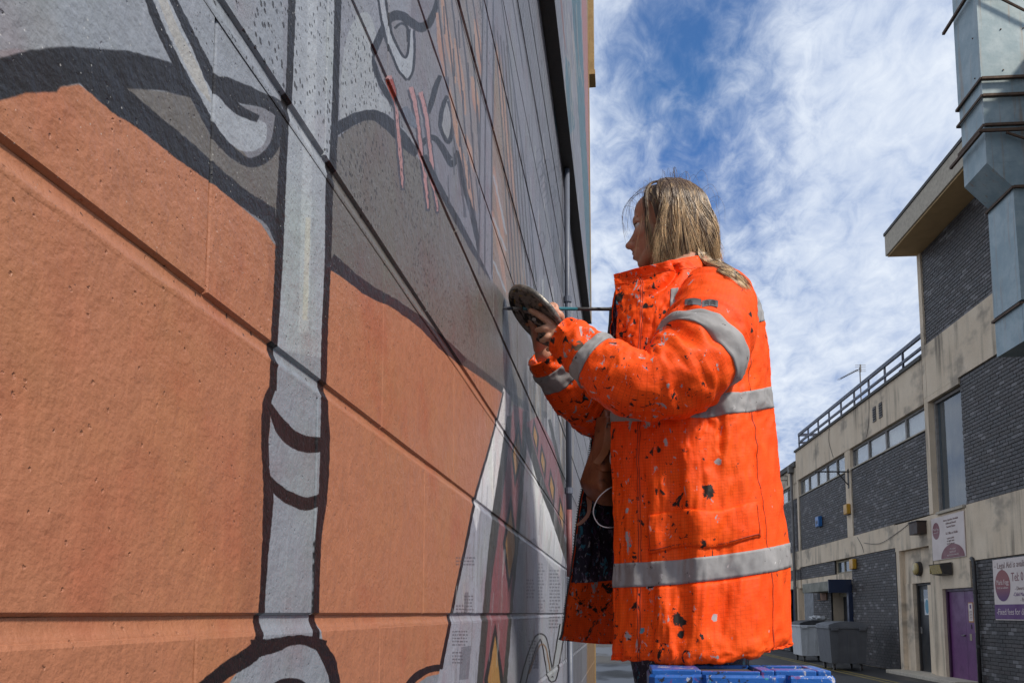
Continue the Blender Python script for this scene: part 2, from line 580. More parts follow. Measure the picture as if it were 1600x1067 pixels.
# ---- beak planes
stroke([(663, 243), (686, 292), (713, 342), (740, 392), (768, 436)], [8, 9, 9, 8, 6], C_SLATE)
stroke([(715, 240), (726, 292), (738, 337), (750, 396)], [7, 8, 8, 7], C_SLATE)
# ---- slanted lattice, sand coloured bricks in it
paint([(688, -10), (756, -10), (750, 210), (746, 340), (735, 300), (716, 230), (700, 130), (684, 60)], (122, 117, 120), amp=0)
for i, (a, b) in enumerate([((684, 20), (696, 120)), ((690, -10), (712, 130)), ((700, 130), (722, 250)), ((712, 60), (728, 180)), ((742, 30), (752, 120)), ((722, 240), (742, 330)), ((738, 120), (750, 190)), ((728, 210), (742, 270))]):
    stroke([a, ((a[0] + b[0]) / 2, (a[1] + b[1]) / 2), b], [4, 10, 3], C_SAND, 0.85)
for k in range(7):
    x = 684 + k * 10.5
    stroke([(x, -10), (x + 13 + 2 * k * 0.3, 110), (x + 27 - k, 230), (x + 44 - 3.2 * k, 340)], 2.6 - 0.12 * k, (70, 70, 78), smooth=True, amp=0.5)
for k in range(14):
    x, y = 694 + (k * 23) % 54, 10 + k * 22
    stroke([(x, y), (x + 2, y + 44)], 2.0, (74, 74, 82), amp=0.4)
# upright strip
paint([(752, -10), (768, -10), (768, 440), (749, 400)], (118, 118, 128), amp=0)
for x0, x1 in ((754, 748), (761, 757), (771, 768)): stroke([(x0, -10), ((x0 + x1) / 2, 200), (x1, 430)], 2.0, (66, 66, 74), amp=0.3)
# second lattice
paint([(774, 60), (783, 90), (806, 300), (826, 470), (800, 480), (770, 440), (770, 200)], (128, 114, 106), amp=0)
for a, b in [((776, 80), (800, 290)), ((772, 260), (790, 400)), ((770, 330), (792, 460)), ((786, 180), (808, 330))]:
    stroke([a, ((a[0] + b[0]) / 2, (a[1] + b[1]) / 2), b], [3, 7, 2], C_SAND, 0.8)
for k in range(8):
    x = 772 + k * 5
    stroke([(x, 40 + k * 8), (x + 12, 200 + k * 6), (x + 30, 480)], 1.7, (74, 72, 76), amp=0.3)
for a, b in [((772, 274), (792, 366)), ((771, 340), (792, 392)), ((771, 408), (790, 456))]: stroke([a, b], 2.6, (150, 164, 178), 0.7, amp=1)
# pale diagonal band
paint([(782, -10), (800, -10), (836, 250), (848, 430), (836, 440), (820, 280)], (116, 117, 127), amp=0.3)
for p in ([(782, -10), (822, 280), (838, 440)], [(800, -10), (838, 250), (850, 430)]): stroke(p, 1.8, (64, 64, 72), amp=0.3)
# fine cross hatching towards the far end
paint([(806, -10), (856, -10), (922, 470), (922, 1067), (894, 1067), (890, 620), (852, 440)], (112, 113, 122), amp=0)
for k in range(20):
    x = 804 + k * 2.6
    stroke([(x, -10), (x + 36 - 0.5 * k, 200), (x + 66 - 1.6 * k, 430 + 3 * k)], 0.9, (72, 73, 80), 0.8, amp=0.15)
for k in range(60):
    x, y = 812 + rng.random() * 78, rng.random() * 460
    stroke([(x, y), (x + 0.6, y + 20 + 40 * rng.random())], 0.8, (70, 71, 78) if k % 3 else (150, 150, 156), 0.8, amp=0.1)
for k in range(16):
    x, y = 838 + rng.random() * 36, 230 + rng.random() * 150
    stroke([(x, y), (x + 6, y - 8), (x + 10, y + 8), (x + 4, y + 18)], 1.2, (58, 58, 64), 0.8, amp=0.3)
# loose upright streaks, right of the taupe
for k in range(46):
    x = 822 + 70 * rng.random(); y = 430 + 190 * rng.random()
    c = [(150, 152, 156), (84, 84, 90), (136, 124, 108), (170, 172, 174)][k % 4]
    stroke([(x, y), (x + 5 * rng.random(), y + 60), (x + 10 * rng.random(), y + 110 + 60 * rng.random())], 1.6 + 1.2 * rng.random(), c, 0.55, amp=0.3)
for a, b in [((855, 480), (880, 640)), ((838, 520), (892, 700)), ((858, 610), (890, 700))]: stroke([a, b], 1.3, (60, 60, 66), amp=0.3)
# teal and brown at the far end, beside the overhang
paint([(866, 90), (874, 100), (884, 200), (872, 215), (866, 190)], C_TEAL, 0.8)
paint([(855, -10), (858, -10), (868, 90), (862, 60)], (110, 66, 44), 0.8)
PLANE[0] = 0.053
paint([(893, -10), (906, -10), (918, 240), (926, 470), (921, 470), (908, 240)], C_TEAL, 0.9)
paint([(908, -10), (916, -10), (922, 120), (921, 320), (915, 200)], (150, 92, 84), 0.9)
paint([(916, -10), (930, -10), (930, 300), (924, 300)], (150, 130, 90), 0.5)
paint([(923, -10), (930, -10), (930, 480), (926, 480)], (176, 140, 84), 0.7, amp=0)
for k in range(26):
    x = 880 + 24 * rng.random(); y = rng.random() * 200
    stroke([(x, y), (x + 4 + 5 * rng.random(), y + 50 + 70 * rng.random())], 0.8, (60, 62, 70) if k % 2 else (146, 138, 132), 0.7, amp=0.2)
PLANE[0] = 0.0

# ---- lower right: white sails, newspaper, patterned band
paint([(786, 612), (798, 618), (793, 700), (776, 790), (766, 860), (760, 920), (746, 1100), (676, 1100), (690, 1030), (715, 905), (742, 780), (768, 690)], C_NEWS)
paint([(786, 606), (796, 618), (793, 690), (784, 735), (770, 800), (752, 790), (744, 830), (738, 800), (765, 700)], C_WHITE, lambda y, z: np.clip((z - 1.55) / 0.25, 0, 1) * 0.95 + 0 * y)
paint([(795, 650), (820, 642), (818, 745), (810, 836), (806, 900), (790, 1100), (746, 1100), (762, 900), (774, 810), (786, 726)], C_DGREY)
paint([(802, 632), (818, 640), (815, 742), (805, 850), (800, 920), (786, 1100), (752, 1100), (768, 905), (783, 800), (792, 726)], C_PLUM)
for cx, y0, y1, w in ((808, 655, 762, 17), (797, 772, 925, 24), (772, 972, 1150, 32)):
    paint([(cx + 2, y0), (cx + w / 2, y0 + (y1 - y0) * 0.55), (cx - 3, y1), (cx - w / 2, y0 + (y1 - y0) * 0.5)], (46, 45, 48), amp=0.3)
    paint([(cx + 2, y0 + 20), (cx + w / 3.2, y0 + (y1 - y0) * 0.55), (cx - 2, y1 - 20), (cx - w / 3.2, y0 + (y1 - y0) * 0.5)], C_OCHRE, amp=0.3)
stroke([(795, 650), (785, 726), (772, 810), (762, 900), (747, 1080)], 7, C_DGREY, amp=0.5)
stroke([(820, 642), (817, 745), (809, 836), (802, 920), (788, 1080)], 7, C_DGREY, amp=0.5)
paint([(823, 690), (842, 750), (866, 815), (888, 890), (893, 960), (893, 1100), (790, 1100), (802, 930), (811, 840), (818, 760)], C_NEWS)
paint([(823, 700), (834, 730), (850, 770), (866, 815), (880, 860), (874, 900), (850, 870), (836, 840), (812, 850), (818, 760)], C_WHITE, lambda y, z: np.clip((z - 1.60) / 0.30, 0, 1) * 0.95 + 0 * y)
paint([(822, 660), (840, 650), (862, 690), (890, 775), (890, 850), (866, 800), (842, 735)], C_PLUM, 0.9)
stroke([(822, 668), (843, 745), (866, 808), (892, 888)], 10, C_DGREY, amp=0.5)
stroke([(858, 655), (868, 700), (890, 790)], 5, C_DGREY, amp=0.5)
for cx, cy, h in ((836, 682, 30), (848, 722, 30), (862, 762, 32), (877, 806, 34)):
    paint([(cx - 2, cy - h), (cx + 6, cy), (cx + 4, cy + h), (cx - 5, cy - 4)], (46, 45, 48), amp=0.2)
    paint([(cx - 1, cy - h + 12), (cx + 3.5, cy), (cx + 2.5, cy + h - 12), (cx - 2.5, cy - 2)], C_OCHRE, amp=0.2)
stroke([(786, 612), (768, 690), (743, 778), (728, 850), (713, 920), (700, 985), (688, 1045)], [2, 3, 4, 4.5, 4.5, 5, 6], C_BLACK, amp=0.5)
# looping ribbon at the bottom
loop = [(812, 1090), (824, 1040), (836, 1005), (844, 994), (851, 1002), (857, 1035), (862, 1060), (867, 1050), (874, 1010), (880, 975)]
stroke(loop, 11, C_BLACK, amp=0.4); stroke(loop, 7, (150, 154, 160), amp=0.4); stroke([(x + 3, y + 12) for x, y in loop[1:6]], 2, (120, 90, 62), amp=0.3)
# brush texture on the sails and newspaper print
for k in range(150):
    x = 700 + 186 * rng.random(); y = 700 + 330 * rng.random()
    if x < 786 - (y - 612) * 0.24 or (x > 790 and x < 818): continue
    c = [(90, 92, 102), (168, 170, 174), (104, 98, 92), (140, 144, 152)][k % 4]
    stroke([(x, y), (x - 3, y + 30 + 50 * rng.random())], 1.0 + rng.random(), c, 0.30, amp=0.4)
for (x0, x1, y0, y1) in ((706, 728, 985, 1006), (706, 720, 1018, 1036), (725, 738, 930, 960), (712, 740, 870, 884), (826, 838, 1000, 1045), (840, 848, 880, 960), (858, 872, 890, 980), (712, 724, 945, 960), (822, 832, 905, 935)):
    yy = y0
    while yy < y1:
        x = x0
        while x < x1:
            L = 1.5 + 3.5 * rng.random()
            paint([(x, yy), (x + L, yy), (x + L, yy + 2.2), (x, yy + 2.2)], (74, 74, 84), 0.75, amp=0.15)
            x += L + 1.2
        yy += 5.2
for q in ([(720, 1010), (736, 1008), (732, 1060), (717, 1062)], [(726, 925), (732, 925), (730, 958), (724, 958)], [(836, 1015), (842, 1000), (842, 1040), (835, 1044)]):
    paint(q, (82, 82, 92), 0.6, amp=0.5)
for k in range(14):
    x = 878 + k * 2.2
    stroke([(x, 890), (x + 1.5, 990), (x + 2, 1080)], 0.9, (70, 72, 80), 0.7, amp=0.2)
paint([(917, 930), (930, 930), (930, 1080), (917, 1080)], (132, 104, 66), 0.8, amp=0)
# dark speckle where the fresh coat was flicked on
NEAR_IMG, FAR_IMG = TN.image('mural_near'), TF.image('mural_far')


def wall_material():
    t = NT('painted_blockwork')
    pos = t.coord('Position')
    s = t.n.new('ShaderNodeSeparateXYZ'); t.l.new(pos, s.inputs[0])

    def tex(img, d):
        c = t.n.new('ShaderNodeCombineXYZ')
        t.l.new(t.math('DIVIDE', t.math('SUBTRACT', s.outputs[1], d['y0']), d['y1'] - d['y0']), c.inputs[0])
        t.l.new(t.math('DIVIDE', t.math('SUBTRACT', s.outputs[2], d['z0']), d['z1'] - d['z0']), c.inputs[1])
        n = t.n.new('ShaderNodeTexImage'); n.image = img; n.extension = 'EXTEND'; n.interpolation = 'Linear'
        t.l.new(c.outputs[0], n.inputs[0])
        return n.outputs[0]
    col = t.mix(t.math('GREATER_THAN', s.outputs[1], 1.71), tex(NEAR_IMG, NEAR), tex(FAR_IMG, FAR))
    # unevenly mixed coats: warmer and greener clouds of pigment
    pig = t.noise(pos, 6, 4, 0.6)
    col = t.mix(t.ramp(pig, 0.45, 0.75), col, t.mix(1.0, col, (0.99, 1.03, 0.94, 1), 'MULTIPLY'))
    col = t.mix(t.ramp(t.noise(t.mapping(pos, loc=(3, 8, 2)), 9, 3, 0.5), 0.5, 0.75), col, t.mix(1.0, col, (0.95, 0.80, 0.80, 1), 'MULTIPLY'))
    col = t.mix(t.math('MULTIPLY', t.ramp(t.noise(pos, 38, 5, 0.65), 0.45, 0.7), 0.10), col, (0.03, 0.025, 0.02))
    # brush streaks
    st = t.noise(t.mapping(pos, scale=(1, 1, 0.08)), 160, 3, 0.6)
    col = t.mix(t.math('MULTIPLY', t.ramp(st, 0.5, 0.8), 0.5), col, t.mix(1.0, col, (1.28, 1.26, 1.26, 1), 'MULTIPLY'))
    # flicked specks, denser on the upper courses
    up = t.ramp(s.outputs[2], 1.58, 1.82)
    amt = t.math('MULTIPLY', up, t.ramp(t.noise(pos, 5, 2), 0.2, 0.6))
    wob = t.n.new('ShaderNodeVectorMath'); wob.operation = 'MULTIPLY_ADD'
    t.l.new(t.noise(pos, 260, 3, 0.6, 0, 'Color'), wob.inputs[0]); wob.inputs[1].default_value = (0.004, 0.004, 0.004); t.l.new(pos, wob.inputs[2])
    d1 = t.voronoi(wob.outputs[0], 130, 'Distance')
    r1 = t.voronoi(wob.outputs[0], 130, 'Color')
    rs = t.n.new('ShaderNodeSeparateColor'); t.l.new(r1, rs.inputs[0])
    size = t.math('MULTIPLY', t.math('POWER', rs.outputs[0], 2.0), 0.46)
    dots = t.math('MULTIPLY', t.math('LESS_THAN', d1, t.math('MULTIPLY', size, amt)), 0.85)
    col = t.mix(dots, col, (0.02, 0.018, 0.018))
    d2 = t.voronoi(pos, 300, 'Distance')
    r2 = t.n.new('ShaderNodeSeparateColor'); t.l.new(t.voronoi(pos, 300, 'Color'), r2.inputs[0])
    dots2 = t.math('MULTIPLY', t.math('LESS_THAN', d2, t.math('MULTIPLY', t.math('POWER', r2.outputs[1], 3), t.math('MULTIPLY_ADD', amt, 0.30, 0.02))), 0.6)
    col = t.mix(dots2, col, (0.03, 0.026, 0.024))
    light = t.math('MULTIPLY', t.math('LESS_THAN', d2, t.math('MULTIPLY', t.math('POWER', r2.outputs[2], 6), t.math('MULTIPLY', up, 0.22))), 0.45)
    col = t.mix(light, col, (0.62, 0.62, 0.60))
    # relief: orange peel of many coats, open pores
    h = t.math('ADD', t.math('MULTIPLY', t.noise(pos, 55, 5, 0.55), 0.9), t.math('MULTIPLY', t.noise(pos, 240, 3, 0.55), 0.35))
    h = t.math('ADD', h, t.math('MULTIPLY', t.noise(pos, 11, 2), 1.2))
    h = t.math('SUBTRACT', h, t.math('MULTIPLY', t.math('SUBTRACT', 1.0, t.ramp(t.voronoi(wob.outputs[0], 130, 'Distance'), 0.05, 0.22)), t.math('MULTIPLY', t.math('GREATER_THAN', rs.outputs[1], 0.72), 0.38)))
    t.bump(h, 0.7, 0.0034)
    return t.out(col, t.math('MULTIPLY_ADD', t.noise(pos, 14, 3), 0.22, 0.31), spec=0.34)


M_WALL = wall_material()
WALL_END, WALL_TOP = 8.7, 8.9
Z_UP, UP_OUT, UP_END = 3.83, 0.053, 6.95      # the upper storey stands a little proud
wall = empty('block_wall', (WALL_X - 0.1, 4, 0), 0, 'tall wall of painted concrete blocks covered by a mural in orange, grey and black', 'wall')
WI = Matrix.Translation(-Vector(wall.location))
CH, BL, J0, V0 = 0.2265, 0.4585, 1.492, 0.571
BED, PERP = 0.0120, 0.0009


def block_verts(y0, y1, z0, z1, seed=0):
    """A block with worn arrises: bevelled front face, slightly out of plane."""
    x = WALL_X + 0.0012 * math.sin(seed * 12.9)
    b = 0.0032
    xb = WALL_X - 0.09
    v = [(xb, y0, z0), (xb, y1, z0), (xb, y1, z1), (xb, y0, z1)]
    v += [(x - b * 1.1, y0, z0), (x - b * 1.1, y1, z0), (x - b * 1.1, y1, z1), (x - b * 1.1, y0, z1)]
    v += [(x - b * 0.3, y0 + b * 0.25, z0 + b * 0.45), (x - b * 0.3, y1 - b * 0.25, z0 + b * 0.45), (x - b * 0.3, y1 - b * 0.25, z1 - b * 0.45), (x - b * 0.3, y0 + b * 0.25, z1 - b * 0.45)]
    v += [(x, y0 + b * 0.8, z0 + b * 0.7), (x, y1 - b * 0.8, z0 + b * 0.7), (x, y1 - b * 0.8, z1 - b * 1.3), (x, y0 + b * 0.8, z1 - b * 1.3)]
    f = []
    for r in (0, 4, 8):
        for k in range(4):
            k2 = (k + 1) % 4
            f.append((r + k, r + k2, r + 4 + k2, r + 4 + k))
    f.append((12, 13, 14, 15))
    return v, f


cands, rest = [], MB()
kmin, kmax = -7, 33
for k in range(kmin, 11):
    z0 = J0 + k * CH + BED / 2; z1 = min(J0 + (k + 1) * CH - BED / 2, Z_UP + 0.02)
    if z0 < 0: z0 = 0.0
    off = 0 if k % 2 else 0.5
    for n in range(-8, 22):
        y0 = V0 + (n + off) * BL + PERP / 2; y1 = y0 + BL - PERP
        y0, y1 = max(y0, -2.2), min(y1, WALL_END)
        if y1 - y0 < 0.03 or z1 - z0 < 0.03: continue
        seen = 0
        if y1 > 0.3:
            pts = [project((WALL_X, max(y, 0.2), z)) for y in (y0, (y0 + y1) / 2, y1) for z in (z0, (z0 + z1) / 2, z1)]
            xs, ys = [p[0] for p in pts], [p[1] for p in pts]
            w = min(max(xs), 1600) - max(min(xs), 0); h = min(max(ys), 1067) - max(min(ys), 0)
            if w > 0 and h > 0: seen = w * h
        if seen > 0: cands.append((seen, y0, y1, z0, z1, k * 31 + n))
        else: rest.add(*block_verts(y0, y1, z0, z1, k * 31 + n))
cands.sort(reverse=True)
for i, (a, y0, y1, z0, z1, sd) in enumerate(cands):
    v, f = block_verts(y0, y1, z0, z1, sd)
    if i < 298:
        o = MB().add(v, f).build('block', M_WALL, wall)
        o.matrix_parent_inverse = WI
    else: rest.add(v, f)
o = rest.build('blocks_beyond', M_WALL, wall); o['kind'] = 'stuff'; o.matrix_parent_inverse = WI
mb = MB().box(WALL_X - 0.22, WALL_X - 0.0052, -2.2, WALL_END - 0.004, 0, Z_UP + 0.02)
o = mb.build('mortar', M_WALL, wall); o.matrix_parent_inverse = WI
# bed joints: hollow-struck mortar that stands a little proud at the lower arris
mb = MB()
NJ = 90
for k in range(-5, 11):
    z = J0 + k * CH
    ys = [0.3 + (WALL_END - 0.31) * (i / NJ) ** 2.0 for i in range(NJ + 1)]
    vs, fs = [], []
    for y in ys:
        w = 0.0016 * noise.noise(Vector((y * 9, k * 3.1, 0))) + 0.001 * noise.noise(Vector((y * 40, k, 2)))
        for dz, dx in ((-0.0122, -0.0006), (-0.0086, 0.0004), (-0.0042, -0.0022), (0.0006, -0.0043), (0.0060, -0.0046)):
            vs.append((WALL_X + dx * (0.62 if k >= 2 else 1) + w * (0.25 if dz < -0.006 else 0.6), y, z + dz - w * 0.8))
    for i in range(NJ):
        for j in range(4):
            a = i * 5 + j
            fs.append((a, a + 5, a + 6, a + 1))
    mb.add(vs, fs)
o = mb.build('bed_joint', M_WALL, wall, smooth=True); o.matrix_parent_inverse = WI

# the upper storey of the wall, a little proud, with its dark drip underneath
M_GUT = worn('dark_flashing', (0.030, 0.030, 0.034), (0.075, 0.07, 0.066), 0.6, 9, 0.15)
M_TRIM = worn('ochre_timber', (0.36, 0.24, 0.10), (0.20, 0.13, 0.06), 0.7, 12, 0.2)
o = MB().box(WALL_X - 0.22, WALL_X + UP_OUT, -2.2, UP_END, Z_UP + 0.012, 9.2).build('upper_storey', M_WALL, wall); o.matrix_parent_inverse = WI
o = MB().box(WALL_X + 0.001, WALL_X + UP_OUT + 0.004, -2.2, UP_END + 0.004, Z_UP, Z_UP + 0.0115).build('drip_flashing', M_GUT, wall); o.matrix_parent_inverse = WI
o = MB().box(WALL_X - 0.22, WALL_X + UP_OUT + 0.006, UP_END + 0.002, UP_END + 0.05, Z_UP + 0.013, 9.2).build('corner_trim', M_TRIM, wall); o.matrix_parent_inverse = WI
o = MB().box(WALL_X - 0.22, WALL_X + 0.010, WALL_END + 0.002, WALL_END + 0.05, 0, Z_UP - 0.002).build('corner_trim', M_TRIM, wall); o.matrix_parent_inverse = WI

M_PIPEBLUE = worn('slate_blue_pipe', (0.11, 0.125, 0.165), (0.07, 0.08, 0.11), 0.5, 5, 0.1)
M_PIPERED = worn('plum_painted_pipe', (0.20, 0.07, 0.07), (0.12, 0.05, 0.06), 0.5, 5, 0.1)
dp = empty('downpipe', (WALL_X + 0.021, 4.42, 0), 0, 'thin slate-blue downpipe on the mural wall below the dark overhang', 'downpipe')
pt = [(0, 0, 3.825), (0, 0, 3.0), (0, 0, 2.02)]
MB().tube(pt, 0.0145, 10).build('pipe', M_PIPEBLUE, dp, True)
MB().tube([(0, 0, 2.018), (0, 0, 1.68)], 0.0147, 10).build('painted_section', M_PIPERED, dp, True)
MB().tube([(0, 0, 1.678), (0, 0, 0.02)], 0.0145, 10).build('pipe', M_PIPEBLUE, dp, True)
for z in (1.1, 2.1, 3.1): MB().tube([(0, 0, z), (0, 0, z + 0.03)], 0.021, 10).build('pipe_clip', M_PIPEBLUE, dp)
ch = empty('eaves_bracket', (WALL_X + UP_OUT, UP_END, 6.05), 0, 'small ochre timber eaves end at the top of the mural wall', 'bracket')
MB().box(-0.2, 0.045, 0.06, 0.24, 0, 1.4).build('fascia', M_TRIM, ch)
MB().box(-0.2, 0.055, 0.055, 0.25, -0.04, -0.001).build('drip_edge', M_TRIM, ch)

# ================================================================== ground
def asphalt():
    t = NT('wet_asphalt')
    p = t.coord('Position')
    v = t.voronoi(p, 90, 'Color')
    s = t.n.new('ShaderNodeSeparateColor'); t.l.new(v, s.inputs[0])
    c = t.mix(s.outputs[0], (0.032, 0.031, 0.030), (0.085, 0.082, 0.078))
    c = t.mix(t.ramp(t.noise(p, 0.5, 5, 0.6), 0.35, 0.7), c, (0.055, 0.052, 0.048))
    wet = t.ramp(t.noise(t.mapping(p, scale=(0.9, 0.35, 1)), 0.55, 4, 0.55), 0.40, 0.55)
    c = t.mix(t.math('MULTIPLY', wet, 0.55), c, (0.018, 0.017, 0.017))
    r = t.math('MULTIPLY_ADD', wet, -0.45, 0.9)
    h = t.math('MULTIPLY', t.noise(p, 110, 3, 0.6), t.math('SUBTRACT', 1.05, wet))
    t.bump(h, 0.5, 0.006)
    return t.out(c, r, spec=0.4)


M_ASPHALT = asphalt()
gm = MB()
gm.add([(-300, -60, 0), (300, -60, 0), (300, 900, 0), (-300, 900, 0)], [(0, 1, 2, 3)])
tag(gm.build('ground', M_ASPHALT), kind='structure')

# ================================================================== buildings across the alley
BANG = math.radians(90 + 2.8729)
BORG = (7.0428, 22.0552, 0)
# local axes of every building: x runs along the facade away from the camera, y out into the alley, z up


def render_mat():
    t = NT('cream_render')
    p = t.coord('Object')
    c = t.mix(t.ramp(t.noise(p, 1.1, 5, 0.6), 0.3, 0.75), (0.68, 0.535, 0.375), (0.77, 0.625, 0.455))
    # rain streaks and algae
    st = t.noise(t.mapping(p, scale=(3.2, 3.2, 0.22)), 1.0, 5, 0.65)
    c = t.mix(t.math('MULTIPLY', t.math('MULTIPLY', t.ramp(st, 0.46, 0.72), t.ramp(t.noise(t.mapping(p, loc=(9, 9, 2)), 0.8, 3), 0.35, 0.65)), 0.85), c, (0.14, 0.115, 0.085))
    bl = t.noise(t.mapping(p, loc=(4, 1, 7), scale=(0.55, 0.55, 0.9)), 1.0, 4, 0.6)
    c = t.mix(t.math('MULTIPLY', t.ramp(bl, 0.54, 0.66), 0.55), c, (0.115, 0.105, 0.095))
    h = t.noise(p, 42, 4, 0.7)
    c = t.mix(t.math('MULTIPLY', t.ramp(h, 0.5, 0.7), 0.18), c, (0.10, 0.085, 0.065))
    t.bump(h, 0.5, 0.012)
    return t.out(c, 0.9)


def brick_mat():
    t = NT('blue_black_brick')
    p = t.coord('Object')
    g = t.n.new('ShaderNodeNewGeometry')
    oi = t.n.new('ShaderNodeObjectInfo')
    rnd = t.math('FRACT', t.math('ADD', g.outputs['Random Per Island'], oi.outputs['Random']))
    c = t.mix(t.ramp(rnd, 0.0, 0.75, False), (0.026, 0.022, 0.020), (0.092, 0.080, 0.073))
    c = t.mix(t.math('GREATER_THAN', rnd, 0.90), c, (0.20, 0.185, 0.18))
    c = t.mix(t.math('LESS_THAN', rnd, 0.12), c, (0.055, 0.040, 0.036))
    c = t.mix(t.math('MULTIPLY', t.ramp(t.noise(p, 9, 5, 0.65), 0.4, 0.75), 0.45), c, (0.10, 0.092, 0.088))
    c = t.mix(t.math('MULTIPLY', t.ramp(t.noise(p, 0.7, 4, 0.6), 0.45, 0.75), 0.5), c, (0.025, 0.024, 0.024))
    t.bump(t.noise(p, 60, 4, 0.6), 0.35, 0.006)
    return t.out(c, t.math('MULTIPLY_ADD', rnd, 0.25, 0.45), spec=0.45)


M_RENDER = render_mat()
M_BRICK = brick_mat()
M_MORTAR = worn('dark_mortar', (0.034, 0.032, 0.030), (0.06, 0.056, 0.05), 0.95, 8, 0.2)
M_CONC = worn('pebbled_concrete', (0.50, 0.435, 0.335), (0.29, 0.25, 0.20), 0.9, 14, 0.5, 50)
M_STEEL_BLUE = worn('blue_grey_steel', (0.055, 0.065, 0.10), (0.04, 0.04, 0.05), 0.5, 8, 0.1)
M_FRAME = worn('weathered_frame', (0.30, 0.275, 0.25), (0.17, 0.14, 0.12), 0.65, 9, 0.15)
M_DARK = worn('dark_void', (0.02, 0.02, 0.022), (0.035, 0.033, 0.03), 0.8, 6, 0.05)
M_ROOF = worn('roof_felt', (0.09, 0.085, 0.078), (0.14, 0.13, 0.11), 0.9, 5, 0.2)
M_BLIND = worn('white_blind', (0.60, 0.62, 0.64), (0.48, 0.50, 0.52), 0.7, 12, 0.0)
M_IRON = worn('black_iron', (0.028, 0.027, 0.028), (0.07, 0.045, 0.03), 0.55, 15, 0.15)
M_GREYPIPE = worn('grey_cast_pipe', (0.17, 0.155, 0.14), (0.10, 0.09, 0.085), 0.6, 7, 0.1)
M_STONE = worn('buff_stone', (0.34, 0.29, 0.20), (0.19, 0.165, 0.12), 0.9, 6, 0.4)


def glass_mat():
    t = NT('window_glass')
    p = t.coord('Object')
    t.b.inputs['Transmission Weight'].default_value = 0.92
    t.b.inputs['IOR'].default_value = 1.5
    t.bump(t.noise(p, 1.3, 2), 0.10, 0.05)
    return t.out((0.93, 0.97, 0.97), 0.015, spec=0.6)


M_GLASS = glass_mat()


def dark_glass():
    t = NT('dark_window_glass')
    p = t.coord('Object')
    t.bump(t.noise(p, 0.9, 2), 0.12, 0.05)
    c = t.mix(t.ramp(t.noise(t.mapping(p, scale=(8, 8, 0.7)), 1.0, 3), 0.5, 0.8), (0.05, 0.066, 0.076), (0.13, 0.145, 0.15))
    return t.out(c, 0.06, spec=1.0)


M_DGLASS = dark_glass()

BW, BHT = 0.225, 0.075
_brick_me = {}


def brick_mesh(kind='full'):
    """One brick, front face at y = 0 in local axes, 12 triangles with a softened arris."""
    if kind in _brick_me: return _brick_me[kind]
    w = {'full': BW - 0.010, 'half': BW / 2 - 0.010}[kind]
    h = BHT - 0.010
    b = 0.004
    v = [(0, -0.05, 0), (w, -0.05, 0), (w, -0.05, h), (0, -0.05, h), (0, -b, 0), (w, -b, 0), (w, -b, h), (0, -b, h), (b, 0, b), (w - b, 0, b), (w - b, 0, h - b), (b, 0, h - b)]
    f = []
    for r in (0, 4):
        for k in range(4):
            k2 = (k + 1) % 4
            f.append((r + k2, r + k, r + 4 + k, r + 4 + k2))
    f.append((11, 10, 9, 8))
    me = bpy.data.meshes.new('brick')
    me.from_pydata(v, [], f)
    me.materials.append(M_BRICK)
    _brick_me[kind] = me
    return me


def brick_panel(parent, u0, u1, z0, z1, out=0.0, single=None):
    """Stretcher bond. single: (u limit) bricks nearer than it become objects of their own."""
    back = MB().box(u0, u1, out - 0.06, out - 0.012, z0, z1).build('brick_panel', M_MORTAR, parent)
    many = MB()
    r = 0
    z = z0 + 0.005
    rr = random.Random(int(u0 * 100 + z0 * 10))
    src = brick_mesh('full')
    sv = [tuple(q.co) for q in src.vertices]
    sf = [tuple(p.vertices) for p in src.polygons]
    while z + BHT * 0.55 < z1 + 0.012:
        zt = min(z + BHT - 0.010, z1 - 0.003)
        x = u0 + 0.004 - (BW / 2 if r % 2 else 0)
        while x < u1 - 0.02:
            xa, xb = max(x, u0 + 0.004), min(x + BW - 0.010, u1 - 0.004)
            if xb - xa > 0.03:
                dy = out + rr.uniform(-0.003, 0.003)
                if single and single(xa, z) and xb - xa > 0.19 and zt - z > 0.06:
                    o = bpy.data.objects.new('brick', src); COL.objects.link(o); o.parent = back
                    o.location = (xa, dy, z); o.rotation_euler = (0, rr.uniform(-0.006, 0.006), 0)
                else:
                    sx, sz = (xb - xa) / (BW - 0.010), (zt - z) / (BHT - 0.010)
                    j = rr.uniform(-0.002, 0.002)
                    many.add([(xa + q[0] * sx, q[1] + dy, z + j + q[2] * sz) for q in sv], sf)
            x += BW
        z += BHT
        r += 1
    if many.v:
        o = many.build('bricks', M_BRICK, back); o['kind'] = 'stuff'
    return back


# ---------------------------------------------------------------- A: near block with the overhanging roof slab
A = empty('brick_office_block', BORG, BANG, 'tall near block of dark brick and cream bands with an overhanging concrete roof slab', 'building')
UA = -0.76
mb = MB()
mb.box(-14, -2.64, -6, -0.07, 3.72, 9.97).box(-2.638, UA - 0.2, -6, -0.07, 6.49, 9.97).box(-2.638, UA - 0.2, -6, -0.31, 3.72, 6.36)                # core above ground floor
mb.box(-14, -2.70, -6, -0.07, 0, 3.715)
mb.build('core_wall', M_RENDER, A)
mb = MB().box(UA - 0.19, UA, -6, 0.035, 6.49, 9.965).box(UA - 0.19, UA, -6, -0.31, 3.745, 6.488)
mb.build('end_pilaster', M_RENDER, A)
brick_panel(A, -12.0, UA - 0.195, 7.72, 9.96, 0.0)
MB().box(-14, UA - 0.195, -0.068, 0.03, 6.49, 7.712).build('render_band', M_RENDER, A)
brick_panel(A, -12.0, -2.64, 3.76, 6.48, 0.0, single=lambda u, z: u > -4.5 and z < 6.2 and z > 5.2)
MB().box(-2.632, UA, -0.068, 0.03, 6.36, 6.486).build('window_head', M_RENDER, A)
